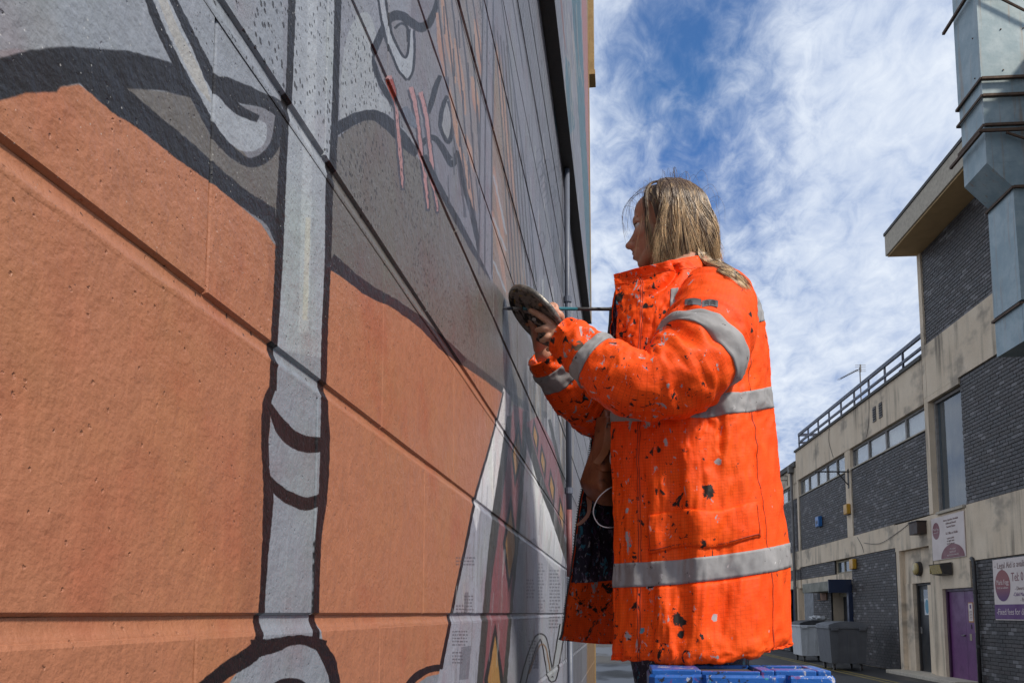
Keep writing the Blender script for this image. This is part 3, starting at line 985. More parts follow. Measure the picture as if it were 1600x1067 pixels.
MB().box(-14, -2.70, -0.068, 0.03, 2.575, 3.752).build('render_band', M_RENDER, A)
brick_panel(A, -12.0, -2.72, 0.02, 2.565, 0.0, single=lambda u, z: u > -4.7 and z > 1.35)
# tall window
w = MB().box(-2.632, -0.98, -0.22, -0.10, 3.76, 3.82).box(-2.632, -0.98, -0.22, -0.10, 6.29, 6.355).box(-2.632, -2.58, -0.22, -0.10, 3.822, 6.288).box(-1.05, -0.98, -0.22, -0.10, 3.822, 6.288).build('window_frame', M_FRAME, A)
MB().box(-2.578, -1.052, -0.17, -0.155, 3.824, 6.286).build('pane', M_DGLASS, w)
MB().box(-2.632, -1.25, -0.09, 0.09, 3.70, 3.755).build('window_sill', M_CONC, A)
MB().box(-0.975, UA, -0.25, 0.032, 3.76, 6.355).build('window_jamb', M_RENDER, A)
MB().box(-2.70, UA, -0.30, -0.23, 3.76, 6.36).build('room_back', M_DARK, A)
# roof slab
sl = MB().box(-14, UA + 0.01, -6, 0.70, 9.97, 10.0).build('soffit', worn('ochre_soffit', (0.66, 0.44, 0.21), (0.50, 0.33, 0.17), 0.85, 3, 0.15), A)
MB().box(-14, UA + 0.05, -6, 0.74, 10.002, 10.50, bev=0.01).build('fascia', M_CONC, A)
MB().box(-14, UA + 0.07, -6, 0.76, 10.502, 10.57).build('roof_edge', M_ROOF, A)
# ground floor between the brick and the recess
PD0, PD1 = -2.64, -1.28
MB().box(-2.715, PD1 + 0.02, -0.40, 0.03, 2.03, 3.695).build('render_panel', M_RENDER, A)
MB().box(PD1 + 0.022, UA + 0.14, -0.30, 0.03, 0.0, 3.74).build('door_pilaster', M_RENDER, A)
M_PURPLE = worn('purple_paint', (0.125, 0.028, 0.125), (0.075, 0.02, 0.08), 0.42, 4, 0.08, 30)
M_DPURPLE = worn('dark_purple_paint', (0.055, 0.012, 0.055), (0.03, 0.01, 0.03), 0.45, 4, 0.08)
pf = MB().box(PD0 - 0.065, PD1 + 0.015, -0.14, -0.035, 1.97, 2.028).box(PD1 - 0.06, PD1 + 0.015, -0.14, -0.035, 0, 1.968).box(PD0 - 0.065, PD0 - 0.005, -0.14, -0.035, 0, 1.968).build('door_frame', M_DPURPLE, A)
pdoor = MB().box(-2.14, PD1 - 0.07, -0.12, -0.075, 0.02, 1.965, bev=0.004).build('door', M_PURPLE, A)
pdoor['label'] = 'scuffed purple door'
pd2 = MB().box(PD0 + 0.0, -2.146, -0.12, -0.075, 0.02, 1.965, bev=0.004).build('door', M_PURPLE, A)
mb = MB().tube([(-2.08, -0.07, 1.02), (-2.08, -0.03, 1.02)], 0.018, 8).tube([(-2.09, -0.035, 1.02), (-1.98, -0.035, 1.02)], 0.010, 8)
mb.build('handle', M_GREYPIPE, pdoor, True)
MB().box(-2.40, -2.30, -0.074, -0.070, 0.92, 1.06).build('letter_plate', M_STONE, pd2)
MB().box(-2.42, -2.39, -0.074, -0.066, 1.16, 1.26).build('lock', M_IRON, pd2)
# recess with the black door
MB().box(UA + 0.15, 1.30, -0.16, -0.10, 2.22, 3.05).build('recess_wall', M_RENDER, A)
MB().box(0.80, 1.30, -0.26, -0.08, 0.0, 2.218).build('recess_pier', M_RENDER, A)
MB().box(UA + 0.145, 1.56, -0.30, 0.028, 3.055, 3.735).build('lintel_band', M_RENDER, A)
MB().box(1.302, 1.56, -0.30, 0.028, 0.0, 3.052).build('pilaster', M_RENDER, A)
df = MB().box(UA + 0.15, 0.798, -0.26, -0.17, 2.16, 2.216).box(0.73, 0.798, -0.26, -0.17, 0, 2.158).box(-0.08, -0.01, -0.26, -0.17, 0, 2.158).build('door_frame', M_IRON, A)
M_BLACKDOOR = worn('black_door_paint', (0.022, 0.024, 0.028), (0.05, 0.048, 0.045), 0.4, 5, 0.1)
bd = MB().box(-0.005, 0.725, -0.25, -0.215, 0.02, 2.155, bev=0.004).build('door', M_BLACKDOOR, A)
MB().box(UA + 0.15, -0.085, -0.26, -0.10, 0.0, 2.155).build('recess_pier', M_RENDER, A)
bd['label'] = 'black glazed door'
MB().box(0.10, 0.66, -0.2145, -0.210, 1.78, 2.06).build('pane', M_DGLASS, bd)
MB().box(0.62, 0.68, -0.2145, -0.18, 1.0, 1.16, bev=0.006).build('handle', M_GREYPIPE, bd)
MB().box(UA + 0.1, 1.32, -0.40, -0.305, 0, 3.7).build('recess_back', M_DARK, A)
MB().box(-2.72, 1.4, -0.45, 0.45, 0.004, 0.09, bev=0.01).build('door_step', M_CONC, A)

# ---------------------------------------------------------------- B: middle block, railing on its roof
Bp = tuple(Vector(BORG) + Matrix.Rotation(BANG, 3, 'Z') @ Vector((6, 0, 0)))
B = empty('flat_roofed_block', Bp, BANG, 'long two-storey block with stained cream parapet and strip windows with white blinds', 'building')


def bx(o):
    return o


U = lambda u: u - 6.0                                           # building B's own origin is at u = 6
mb = MB()
mb.box(U(UA + 0.005), U(11.45), -7, -0.30, 3.75, 7.30)
mb.box(U(5.35), U(11.45), -7, -1.2, 0, 3.745)
mb.box(U(1.57), U(5.34), -7, -0.07, 0, 3.745)
mb.build('core_wall', M_RENDER, B)
MB().box(U(UA + 0.01), U(11.46), -0.298, 0.04, 6.37, 7.44).build('parapet', M_RENDER, B)
MB().box(U(UA + 0.01), U(11.50), -0.34, 0.09, 7.445, 7.52).build('coping', M_ROOF, B)
MB().box(U(UA + 0.01), U(11.45), -7, -0.345, 7.31, 7.36).build('roof', M_ROOF, B)
MB().box(U(4.99), U(5.50), -0.295, 0.03, 3.755, 6.365).build('pilaster', M_RENDER, B)
MB().box(U(11.22), U(11.46), -0.295, 0.03, 3.755, 6.365).build('pilaster', M_RENDER, B)
brick_panel(B, U(UA + 0.012), U(4.985), 3.77, 5.74, 0.0)
brick_panel(B, U(5.505), U(11.215), 3.77, 5.74, 0.0)
MB().box(U(1.565), U(11.46), -0.298, 0.025, 3.16, 3.762).build('render_band', M_RENDER, B)


def window_strip(u0, u1, n):
    z0, z1 = 5.75, 6.36
    step = (u1 - u0) / n
    for k in range(n):
        a, b = u0 + k * step, u0 + (k + 1) * step
        fr = MB()
        t = 0.045
        fr.box(U(a), U(b) - 0.002, -0.14, -0.06, z0 + 0.03, z0 + 0.075).box(U(a), U(b) - 0.002, -0.14, -0.06, z1 - 0.05, z1)
        fr.box(U(a), U(a) + t, -0.14, -0.06, z0 + 0.0755, z1 - 0.0505).box(U(b) - t - 0.002, U(b) - 0.002, -0.14, -0.06, z0 + 0.0755, z1 - 0.0505)
        w = fr.build('window_frame', M_FRAME, B)
        MB().box(U(a) + t, U(b) - t, -0.105, -0.097, z0 + 0.076, z1 - 0.051).build('pane', M_GLASS, w)
        bl = MB()
        m = int((step - 2 * t) / 0.10)
        for j in range(m):
            x = U(a) + t + (j + 0.5) * (step - 2 * t) / m
            q = 0.036
            bl.add([(x - q, -0.19, z0 + 0.06), (x + q, -0.165, z0 + 0.06), (x + q, -0.165, z1), (x - q, -0.19, z1)], [(0, 1, 2, 3)])
        bl.build('blind', M_BLIND, w)
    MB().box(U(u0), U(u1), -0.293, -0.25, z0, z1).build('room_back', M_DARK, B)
    MB().box(U(u0), U(u1), -0.24, 0.03, z0 - 0.006, z0 + 0.026).build('window_sill', M_CONC, B)


window_strip(UA + 0.02, 4.98, 4)
window_strip(5.51, 11.21, 5)
# two louvred vents in the parapet
for u0, u1 in ((2.50, 2.76), (2.0, 2.26)):
    v = MB().box(U(u0), U(u1), 0.041, 0.047, 6.69, 7.10).build('vent', M_DARK, B)
    for k in range(6): MB().hexa([(U(u0), 0.048, 6.70 + k * 0.066), (U(u1), 0.048, 6.70 + k * 0.066), (U(u1), 0.07, 6.70 + k * 0.066), (U(u0), 0.07, 6.70 + k * 0.066), (U(u0), 0.048, 6.735 + k * 0.066), (U(u1), 0.048, 6.735 + k * 0.066), (U(u1), 0.052, 6.735 + k * 0.066), (U(u0), 0.052, 6.735 + k * 0.066)]).build('slat', M_GREYPIPE, v)
# ground floor: brick pier, recessed bay with canopy, strip of brick, small window
brick_panel(B, U(1.565), U(5.34), 0.02, 3.15, 0.0)
MB().box(U(1.52), U(1.562), -0.05, 0.045, 0.0, 3.05).build('corner_guard', M_IRON, B)
brick_panel(B, U(7.16), U(11.46), 2.72, 3.15, -0.02)
sw = MB().box(U(5.62), U(7.15), -0.17, -0.10, 2.72, 2.77).box(U(5.62), U(7.15), -0.17, -0.10, 3.08, 3.13).box(U(5.62), U(5.68), -0.17, -0.10, 2.771, 3.079).box(U(6.36), U(6.41), -0.17, -0.10, 2.771, 3.079).box(U(7.10), U(7.15), -0.17, -0.10, 2.771, 3.079).build('window_frame', M_STONE, B)
MB().box(U(5.685), U(6.355), -0.14, -0.13, 2.772, 3.078).build('pane', M_DGLASS, sw)
MB().box(U(6.415), U(7.095), -0.14, -0.13, 2.772, 3.078).build('pane', M_DGLASS, sw)
MB().box(U(5.35), U(11.46), -0.29, -0.035, 2.40, 2.715).build('render_band', M_RENDER, B)
MB().box(U(7.16), U(11.46), -0.29, -0.085, 2.716, 3.155).build('strip_backing', M_RENDER, B)
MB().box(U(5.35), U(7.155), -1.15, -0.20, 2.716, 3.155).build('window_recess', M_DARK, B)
brick_panel(B, U(7.75), U(9.9), 0.02, 2.395, -0.03)
MB().box(U(7.75), U(11.46), -1.15, -0.095, 0, 2.395).build('ground_wall', M_RENDER, B)
gd = MB().box(U(9.96), U(11.2), -0.09, -0.04, 0.02, 2.36).build('door', worn('grey_door', (0.17, 0.175, 0.18), (0.12, 0.12, 0.125), 0.5, 4, 0.05), B)
gd['label'] = 'plain grey door'
MB().box(U(10.05), U(10.12), -0.039, -0.01, 1.0, 1.14).build('handle', M_IRON, gd)
MB().box(U(8.15), U(9.2), -0.028, 0.012, 1.92, 2.34).build('board', worn('rusty_board', (0.30, 0.16, 0.09), (0.10, 0.07, 0.06), 0.8, 5, 0.1), B)
MB().box(U(8.85), U(9.2), 0.0125, 0.02, 1.94, 2.32).build('vent', M_DARK, B)
# doorway with canopy
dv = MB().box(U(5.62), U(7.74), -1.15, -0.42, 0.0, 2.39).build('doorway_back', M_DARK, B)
M_GDOOR = worn('dark_steel_door', (0.10, 0.105, 0.12), (0.06, 0.06, 0.07), 0.5, 4, 0.05)
gd2 = MB().box(U(6.05), U(7.10), -0.40, -0.34, 0.02, 2.0).build('door', M_GDOOR, B)
MB().box(U(6.08), U(6.95), -0.338, -0.332, 0.75, 1.5).build('warning_panel', worn('yellow_panel', (0.62, 0.45, 0.02), (0.5, 0.36, 0.02), 0.5, 4, 0.0), gd2)
MB().box(U(6.5), U(6.7), -0.338, -0.334, 1.66, 1.9).build('notice', worn('pale_notice', (0.5, 0.52, 0.56), None, 0.6, 4, 0), gd2)
MB().box(U(5.62), U(7.74), -0.40, -0.30, 2.01, 2.2).build('door_head', M_STONE, B)
cn = MB().box(U(5.52), U(8.74), -0.028, 0.62, 2.16, 2.46, bev=0.01).build('canopy', worn('mossy_canopy', (0.28, 0.27, 0.22), (0.09, 0.09, 0.07), 0.9, 3, 0.3), B)
M_NAVY = worn('navy_paint', (0.012, 0.022, 0.055), (0.02, 0.025, 0.045), 0.45, 4, 0.05)
MB().box(U(5.46), U(5.515), -0.02, 0.66, 2.10, 2.50).build('canopy_end', M_NAVY, B)
MB().box(U(5.42), U(5.60), -0.028, 0.10, 0.0, 2.098).build('canopy_post', M_NAVY, B)

# ---------------------------------------------------------------- C: far block
Cp = tuple(Vector(BORG) + Matrix.Rotation(BANG, 3, 'Z') @ Vector((16, 0, 0)))
Cb = empty('far_block', Cp, BANG, 'low far end of the terrace with sloping felt roof, behind the jacket', 'building')
V = lambda u: u - 16.0
mb = MB().box(V(11.475), V(34), -7, -0.30, 0, 6.9)
mb.build('core_wall', M_RENDER, Cb)
MB().box(V(11.475), V(34), -0.298, 0.02, 6.33, 6.93).build('parapet', M_RENDER, Cb)
mb = MB().hexa([(V(11.475), -2.5, 6.94), (V(34), -2.5, 6.94), (V(34), 0.10, 6.94), (V(11.475), 0.10, 6.94), (V(11.475), -2.5, 7.95), (V(34), -2.5, 7.95), (V(34), 0.10, 7.12), (V(11.475), 0.10, 7.12)])
mb.build('roof', M_ROOF, Cb)
for k in range(8):
    a = 12.2 + k * 1.05
    fr = MB().box(V(a), V(a + 1.04), -0.14, -0.06, 5.77, 5.82).box(V(a), V(a + 1.04), -0.14, -0.06, 6.27, 6.32).box(V(a), V(a + 0.05), -0.14, -0.06, 5.821, 6.269).box(V(a + 0.99), V(a + 1.04), -0.14, -0.06, 5.821, 6.269).build('window_frame', M_FRAME, Cb)
    MB().box(V(a + 0.05), V(a + 0.99), -0.105, -0.097, 5.822, 6.268).build('pane', M_GLASS, fr)
    MB().box(V(a + 0.05), V(a + 0.99), -0.20, -0.18, 5.80, 6.30).build('blind', M_BLIND, fr)
MB().box(V(11.48), V(20.7), -0.295, -0.26, 5.76, 6.325).build('room_back', M_DARK, Cb)
MB().box(V(11.48), V(12.19), -0.255, 0.0, 5.76, 6.325).build('pilaster', M_RENDER, Cb)
brick_panel(Cb, V(11.48), V(21), 3.78, 5.75, 0.0)
MB().box(V(11.48), V(34), -0.298, 0.02, 3.10, 3.77).build('render_band', M_RENDER, Cb)
brick_panel(Cb, V(11.48), V(19), 2.72, 3.09, 0.0)
MB().box(V(11.48), V(34), -0.298, 0.0, 2.40, 2.71).build('render_band', M_RENDER, Cb)
bdo = MB().box(V(12.2), V(13.5), -0.298, -0.18, 0.02, 2.38).build('door', worn('blue_door', (0.055, 0.09, 0.18), (0.04, 0.06, 0.12), 0.45, 4, 0.05), Cb)
bdo['label'] = 'narrow blue door'
MB().box(V(12.3), V(12.36), -0.179, -0.14, 1.0, 1.15).build('handle', M_IRON, bdo)
brick_panel(Cb, V(13.52), V(20), 0.02, 2.39, -0.02)
MB().box(V(11.7), V(12.1), -0.29, 0.05, 0, 2.39).build('pier', M_RENDER, Cb)


# ---------------------------------------------------------------- things fixed to the buildings
def bpt(u, out, z):
    return tuple(Vector(BORG) + Matrix.Rotation(BANG, 3, 'Z') @ Vector((u, out, z)))


def bthing(name, u, out, z, label, cat, group=None):
    return empty(name, bpt(u, out, z), BANG, label, cat, group)


# roof railing
rl = bthing('roof_railing', 6, -0.05, 7.52, 'blue-grey flat-bar railing along the roof of the strip-windowed block', 'railing')
MB().box(U(-0.7), U(11.25), -0.03, 0.03, 0.50, 0.60).build('top_rail', M_STEEL_BLUE, rl)
MB().box(U(-0.7), U(11.25), -0.025, 0.025, 0.22, 0.29).build('mid_rail', M_STEEL_BLUE, rl)
for k in range(9):
    u = 11.2 - k * 1.32
    MB().box(U(u) - 0.022, U(u) + 0.022, -0.025, 0.026, 0.0, 0.498).build('post', M_STEEL_BLUE, rl)
MB().box(U(11.18), U(11.25), -2.2, -0.032, 0.50, 0.60).box(U(11.18), U(11.25), -2.2, -0.032, 0.22, 0.29).build('return_rail', M_STEEL_BLUE, rl)
# stone parapet of the set-back structure behind the railing
st = bthing('rooftop_stone_wall', 1, -0.75, 7.36, 'buff stone rooftop wall behind the railing', 'wall')
MB().box(-1.7, 1.75, -0.30, -0.02, 0, 0.72).build('core', M_STONE, st)
rr = random.Random(3)
for r in range(3):
    x = -1.7
    while x < 1.7:
        L = min(rr.uniform(0.35, 0.6), 1.74 - x)
        if L > 0.05: MB().box(x + 0.006, x + L - 0.006, -0.02, rr.uniform(0.0, 0.02), r * 0.24 + 0.008, r * 0.24 + 0.232, bev=0.008).build('stone', M_STONE, st)
        x += L
MB().box(-1.72, 1.78, -0.33, 0.04, 0.722, 0.78).build('coping', M_ROOF, st)
# television aerial
an = bthing('television_aerial', 5.7, -0.6, 7.36, 'small television aerial on a thin mast behind the roof railing', 'aerial')
MB().tube([(0, 0, 0), (0, 0, 1.72)], 0.02, 6).build('mast', M_GREYPIPE, an)
MB().tube([(0, 0, 1.66), (1.15, 0.25, 1.66)], 0.014, 6).build('boom', M_IRON, an)
mb = MB()
for k in range(12):
    f = 0.2 + k * 0.083
    c = Vector((1.15 * f, 0.25 * f, 1.665))
    d = Vector((-0.212, 0.977, 0)) * (0.10 - 0.04 * f)
    mb.tube([c - d, c + d], 0.006, 4)
mb.build('directors', M_IRON, an)
mb = MB()
for z in (1.56, 1.62, 1.70, 1.76): mb.tube([(-0.06, -0.16, z), (-0.06, 0.16, z)], 0.007, 4)
mb.box(-0.07, -0.05, -0.02, 0.02, 1.54, 1.78)
mb.build('reflector', M_GREYPIPE, an)

# rectangular ventilation duct climbing past the roof slab
def galv():
    t = NT('weathered_galvanised_sheet')
    p = t.coord('Object')
    c = t.mix(t.ramp(t.noise(p, 3.0, 5, 0.6), 0.35, 0.7), (0.22, 0.295, 0.32), (0.32, 0.385, 0.40))
    st = t.noise(t.mapping(p, scale=(7, 7, 0.35)), 1.0, 5, 0.7)
    c = t.mix(t.math('MULTIPLY', t.ramp(st, 0.54, 0.72), 0.75), c, (0.28, 0.16, 0.07))
    c = t.mix(t.math('MULTIPLY', t.ramp(t.noise(p, 22, 4), 0.5, 0.8), 0.2), c, (0.12, 0.13, 0.13))
    t.bump(t.noise(p, 4, 3), 0.12, 0.03)
    return t.out(c, 0.5, 0.15)


M_GALV = galv()
M_RUST = worn('rusty_angle', (0.10, 0.055, 0.03), (0.05, 0.04, 0.035), 0.8, 14, 0.3)
du = bthing('ventilation_duct', -6.9, 0.36, 5.7, 'big square galvanised duct with rust streaks climbing the brick wall past the roof', 'duct')
D0, D1 = -0.86, 0.0           # along the facade
o0, o1 = 0.39, 1.24           # upper part, outwards (local y)
l0, l1 = 0.0, 0.85            # lower part
zj0, zj1 = 2.55, 2.95
MB().box(D0, D1, o0, o1, 4.35, 8.6).build('upper_section', M_GALV, du)
MB().box(D0 + 0.02, D1 - 0.02, o0 + 0.02, o1 - 0.02, 3.56, 4.05).build('collar', M_GALV, du)
MB().box(D0 + 0.01, D1 - 0.01, o0 + 0.01, o1 - 0.01, 4.06, 4.345).build('collar', M_GALV, du)
MB().hexa([(D0 + 0.02, l0, zj0), (D1 - 0.02, l0, zj0), (D1 - 0.02, l1, zj0), (D0 + 0.02, l1, zj0), (D0 + 0.02, o0 + 0.02, zj1), (D1 - 0.02, o0 + 0.02, zj1), (D1 - 0.02, o1 - 0.02, zj1), (D0 + 0.02, o1 - 0.02, zj1)]).build('offset_bend', M_GALV, du)
MB().box(D0 + 0.02, D1 - 0.02, o0 + 0.02, o1 - 0.02, zj1 + 0.002, 3.55).build('neck', M_GALV, du)
MB().hexa([(D0 - 0.06, l0, 0.66), (D1, l0, 0.66), (D1, l1 + 0.01, 0.66), (D0 - 0.06, l1 + 0.01, 0.66), (D0, l0, zj0 - 0.05), (D1, l0, zj0 - 0.05), (D1, l1, zj0 - 0.05), (D0, l1, zj0 - 0.05)]).build('lower_section', M_GALV, du)
MB().box(D0 - 0.05, D1 - 0.01, l0, l1, 0.0, 0.60).build('elbow', M_GALV, du)
MB().hexa([(D0 - 1.9, l0, 0.02), (D0 - 0.06, l0, 0.02), (D0 - 0.06, l1, 0.02), (D0 - 1.9, l1, 0.02), (D0 - 1.9, l0, 0.66), (D0 - 0.06, l0, 0.58), (D0 - 0.06, l1, 0.58), (D0 - 1.9, l1, 0.66)]).build('branch', M_GALV, du)
for z, a, b in ((4.055, o0, o1), (4.347, o0, o1), (3.555, o0, o1), (zj0 - 0.045, l0, l1), (0.605, l0, l1)):
    MB().box(D0 - 0.05, D1 + 0.03, b + 0.015, b + 0.04, z - 0.02, z + 0.02).box(D0 - 0.07, D0 - 0.025, a, b + 0.014, z - 0.02, z + 0.02).box(D1 + 0.012, D1 + 0.035, a, b + 0.014, z - 0.02, z + 0.02).build('flange', M_RUST, du)
for z in (3.42, 5.9):
    MB().box(D0 - 0.10, D0 - 0.06, -0.40, o1 + 0.12, z, z + 0.045).build('bracket', M_RUST, du)
    MB().box(D0 - 0.05, D1 + 0.26, o1 + 0.045, o1 + 0.09, z, z + 0.045).build('bracket', M_RUST, du)
MB().tube([(D0 - 0.08, o1 - 0.0, 5.9), (D0 - 0.08, 0.38, 5.35)], 0.022, 5).build('brace', M_RUST, du)
MB().tube([(D0 - 0.08, o1 - 0.3, 3.40), (D0 - 0.08, 0.1, 3.05)], 0.022, 5).build('brace', M_RUST, du)
MB().tube([(D0 - 0.4, l1 - 0.05, -0.03), (D0 - 0.4, -0.34, -0.35)], 0.03, 5).build('brace', M_RUST, du)
MB().box(D0 - 0.42, D0 - 0.38, -0.36, l1 + 0.1, -0.03, 0.015).build('bracket', M_RUST, du)
for z in (4.5, 5.2, 6.3):
    for y in (o0 + 0.15, o0 + 0.5): MB().tube([(D0 + 0.001, y, z), (D0 - 0.012, y, z)], 0.012, 6).build('screw', M_RUST, du)
    MB().tube([(D0 + 0.2, o1 - 0.001, z), (D0 + 0.2, o1 + 0.012, z)], 0.012, 6).build('screw', M_RUST, du)

# downpipes on the terrace
d1 = bthing('downpipe', 11.95, 0.10, 0, 'tall grey downpipe where the far block meets the strip-windowed block', 'downpipe')
MB().tube([(0, 0, 0.02), (0, 0, 3.5), (0, 0, 6.75)], 0.055, 8).build('pipe', M_GREYPIPE, d1, True)
MB().box(-0.13, 0.13, -0.11, 0.11, 6.75, 7.05, bev=0.015).build('hopper', M_GREYPIPE, d1)
for z in (0.9, 2.4, 3.9, 5.4): MB().tube([(0, 0, z), (0, 0, z + 0.08)], 0.07, 8).build('collar', M_GREYPIPE, d1)
d2 = bthing('downpipe', -2.98, 0.06, 0, 'black downpipe on dark brick between the purple door and the law office sign', 'downpipe')
MB().tube([(0, 0, 0.02), (0, 0, 1.5), (0, 0, 2.48), (0.05, 0, 2.60), (0.12, -0.01, 2.62)], 0.04, 8).build('pipe', M_IRON, d2, True)
for z in (0.8, 1.9): MB().tube([(0, 0, z), (0, 0, z + 0.06)], 0.05, 8).build('collar', M_IRON, d2)
wp = bthing('wall_plate', -2.84, 0.012, 1.1, 'narrow buff metal plate on the brick beside the black downpipe', 'plate')
MB().box(-0.07, 0.05, -0.006, 0.02, 0, 0.62, bev=0.004).build('plate', worn('buff_metal', (0.30, 0.23, 0.16), (0.16, 0.10, 0.06), 0.6, 8, 0.1), wp)
MB().box(-0.05, 0.03, 0.021, 0.03, 0.30, 0.48).build('keypad', M_GREYPIPE, wp)

# lamps, boxes, alarms
M_LAMPGLASS = worn('yellowed_lamp_glass', (0.48, 0.36, 0.14), (0.30, 0.22, 0.09), 0.25, 6, 0.0)
fl = bthing('floodlight', -1.58, 0.04, 2.32, 'black wall floodlight with yellowed glass above the purple door', 'floodlight')
MB().hexa([(-0.32, 0.02, 0), (0.32, 0.02, 0), (0.32, 0.20, 0.03), (-0.32, 0.20, 0.03), (-0.32, 0.02, 0.28), (0.32, 0.02, 0.28), (0.32, 0.26, 0.25), (-0.32, 0.26, 0.25)]).build('housing', M_IRON, fl)
MB().hexa([(-0.27, 0.205, 0.035), (0.27, 0.205, 0.035), (0.27, 0.215, 0.035), (-0.27, 0.215, 0.035), (-0.27, 0.26, 0.23), (0.27, 0.26, 0.23), (0.27, 0.27, 0.23), (-0.27, 0.27, 0.23)]).build('glass', M_LAMPGLASS, fl)
MB().box(0.322, 0.36, 0.05, 0.24, 0.05, 0.22).build('glass', M_LAMPGLASS, fl)
MB().box(-0.06, 0.06, -0.01, 0.018, 0.05, 0.25).build('bracket', M_IRON, fl)
bl = bthing('bulkhead_lamp', 0.30, -0.095, 2.56, 'round yellowed bulkhead lamp above the black door in the recess', 'lamp')
MB().tube([(0, 0, 0), (0, 0.08, 0)], 0.175, 20).build('base', M_IRON, bl)
MB().tube([(0, 0.081, 0), (0, 0.13, 0), (0, 0.155, 0)], [0.15, 0.145, 0.09], 20).build('glass', M_LAMPGLASS, bl, True)
bxl = bthing('wall_box', -0.30, 0.03, 3.34, 'dark brown metal box on the cream band left of the white sign', 'box')
MB().box(-0.25, 0.25, 0, 0.22, 0, 0.29, bev=0.01).build('case', worn('brown_case', (0.045, 0.03, 0.024), (0.09, 0.045, 0.025), 0.6, 10, 0.1), bxl)
MB().box(-0.27, 0.27, -0.005, 0.24, 0.291, 0.31).build('lid', M_IRON, bxl)
M_YEL = worn('yellow_plastic', (0.55, 0.28, 0.02), (0.40, 0.19, 0.015), 0.4, 6, 0.0)
for (u, out, z, lab) in ((5.25, 0.035, 4.44, 'yellow alarm box high on the pilaster between the window strips'), (5.0, 0.005, 2.78, 'yellow alarm box low on the brick pier beside the small window')):
    a = bthing('alarm_box', u, out, z, lab, 'alarm box', 'yellow alarm boxes on the terrace')
    MB().box(-0.17, 0.17, 0, 0.12, 0, 0.30, bev=0.02).build('cover', M_YEL, a)
    MB().box(-0.19, 0.19, -0.004, 0.03, -0.02, -0.001).build('base', M_IRON, a)
a = bthing('alarm_box', 8.5, 0.005, 4.38, 'bright blue alarm box on the upper brick panel', 'alarm box')
MB().box(-0.2, 0.2, 0, 0.13, 0, 0.34, bev=0.015).build('cover', worn('blue_plastic_box', (0.02, 0.13, 0.36), (0.02, 0.10, 0.28), 0.4, 5, 0), a)
MB().box(-0.1, 0.1, 0.131, 0.136, 0.1, 0.2).build('strobe', M_STEEL_BLUE, a)
br = bthing('iron_sign_bracket', 5.2, 0.03, 5.72, 'black iron sign bracket projecting from the pilaster above the yellow alarm box', 'bracket')
MB().tube([(0, 0, 0), (0.15, 0.95, 0.04)], 0.022, 6).tube([(0, 0, 0), (-0.3, 0.1, 0)], 0.022, 6).build('arm', M_IRON, br)
MB().tube([(0, 0, -0.42), (0.04, 0.3, -0.02)], 0.018, 6).build('brace', M_IRON, br)
MB().box(-0.06, 0.06, -0.008, 0.014, -0.5, 0.08).build('wall_plate', M_IRON, br)
bq = bthing('iron_loop_bracket', 12.9, 0.03, 6.62, 'small square iron loop bracket on the far cream parapet', 'bracket')
MB().tube([(0, 0, -0.2), (0, 0, 0.18), (0.0, 0.28, 0.18), (0, 0.28, 0.0), (0, 0, 0.0)], 0.018, 5).build('loop', M_IRON, bq)

# cables drooping across the band
cb = MB()
for pts in ([(4.6, 0.03, 3.7), (4.2, 0.035, 3.42), (4.05, 0.03, 3.2)], [(-0.9, 0.04, 3.65), (-0.87, 0.04, 3.1), (-0.88, 0.04, 2.45), (-1.2, 0.04, 2.42)], [(4.0, 0.03, 3.48), (2.6, 0.05, 3.36), (1.2, 0.04, 3.55), (0.3, 0.04, 3.72)],
            [(6.9, 0.055, 7.4), (7.0, 0.055, 7.0), (6.6, 0.055, 6.4)], [(3.0, 0.05, 7.45), (3.1, 0.05, 6.8), (3.35, 0.05, 6.4)]):
    cb.tube(catmull([bpt(*p) for p in pts], 5), 0.007, 4)
tag(cb.build('wall_cable', M_IRON), 'thin black cables stapled loosely across the cream bands', 'cable')

# ================================================================== the painter
def bicubic(ctrl, s, v):
    """Catmull-Rom surface through ctrl[row][col] at arrays s (columns) and v (rows)."""
    P = np.array(ctrl, float)
    nr, nc = P.shape[:2]

    def wts(t):
        return np.stack([-0.5 * t + t * t - 0.5 * t ** 3, 1 - 2.5 * t * t + 1.5 * t ** 3, 0.5 * t + 2 * t * t - 1.5 * t ** 3, -0.5 * t * t + 0.5 * t ** 3], -1)
    s = np.clip(s, 0, nc - 1 - 1e-6); v = np.clip(v, 0, nr - 1 - 1e-6)
    i, j = np.floor(v).astype(int), np.floor(s).astype(int)
    wv, ws = wts(v - i), wts(s - j)
    out = np.zeros(s.shape + (3,))
    for a in range(4):
        for b in range(4):
            out += (wv[..., a] * ws[..., b])[..., None] * P[np.clip(i + a - 1, 0, nr - 1), np.clip(j + b - 1, 0, nc - 1)]
    return out


def normals(P):
    du = np.gradient(P, axis=1); dv = np.gradient(P, axis=0)
    n = np.cross(du, dv)
    return n / (np.linalg.norm(n, axis=-1, keepdims=True) + 1e-9)


def fnoise(A, B, C=0.0, octaves=3):
    out = np.zeros(A.shape)
    fl = out.ravel(); a, b = A.ravel(), B.ravel()
    for k in range(a.size):
        fl[k] = noise.fractal(Vector((a[k], b[k], C)), 0.9, 2.0, octaves)
    return fl.reshape(A.shape)


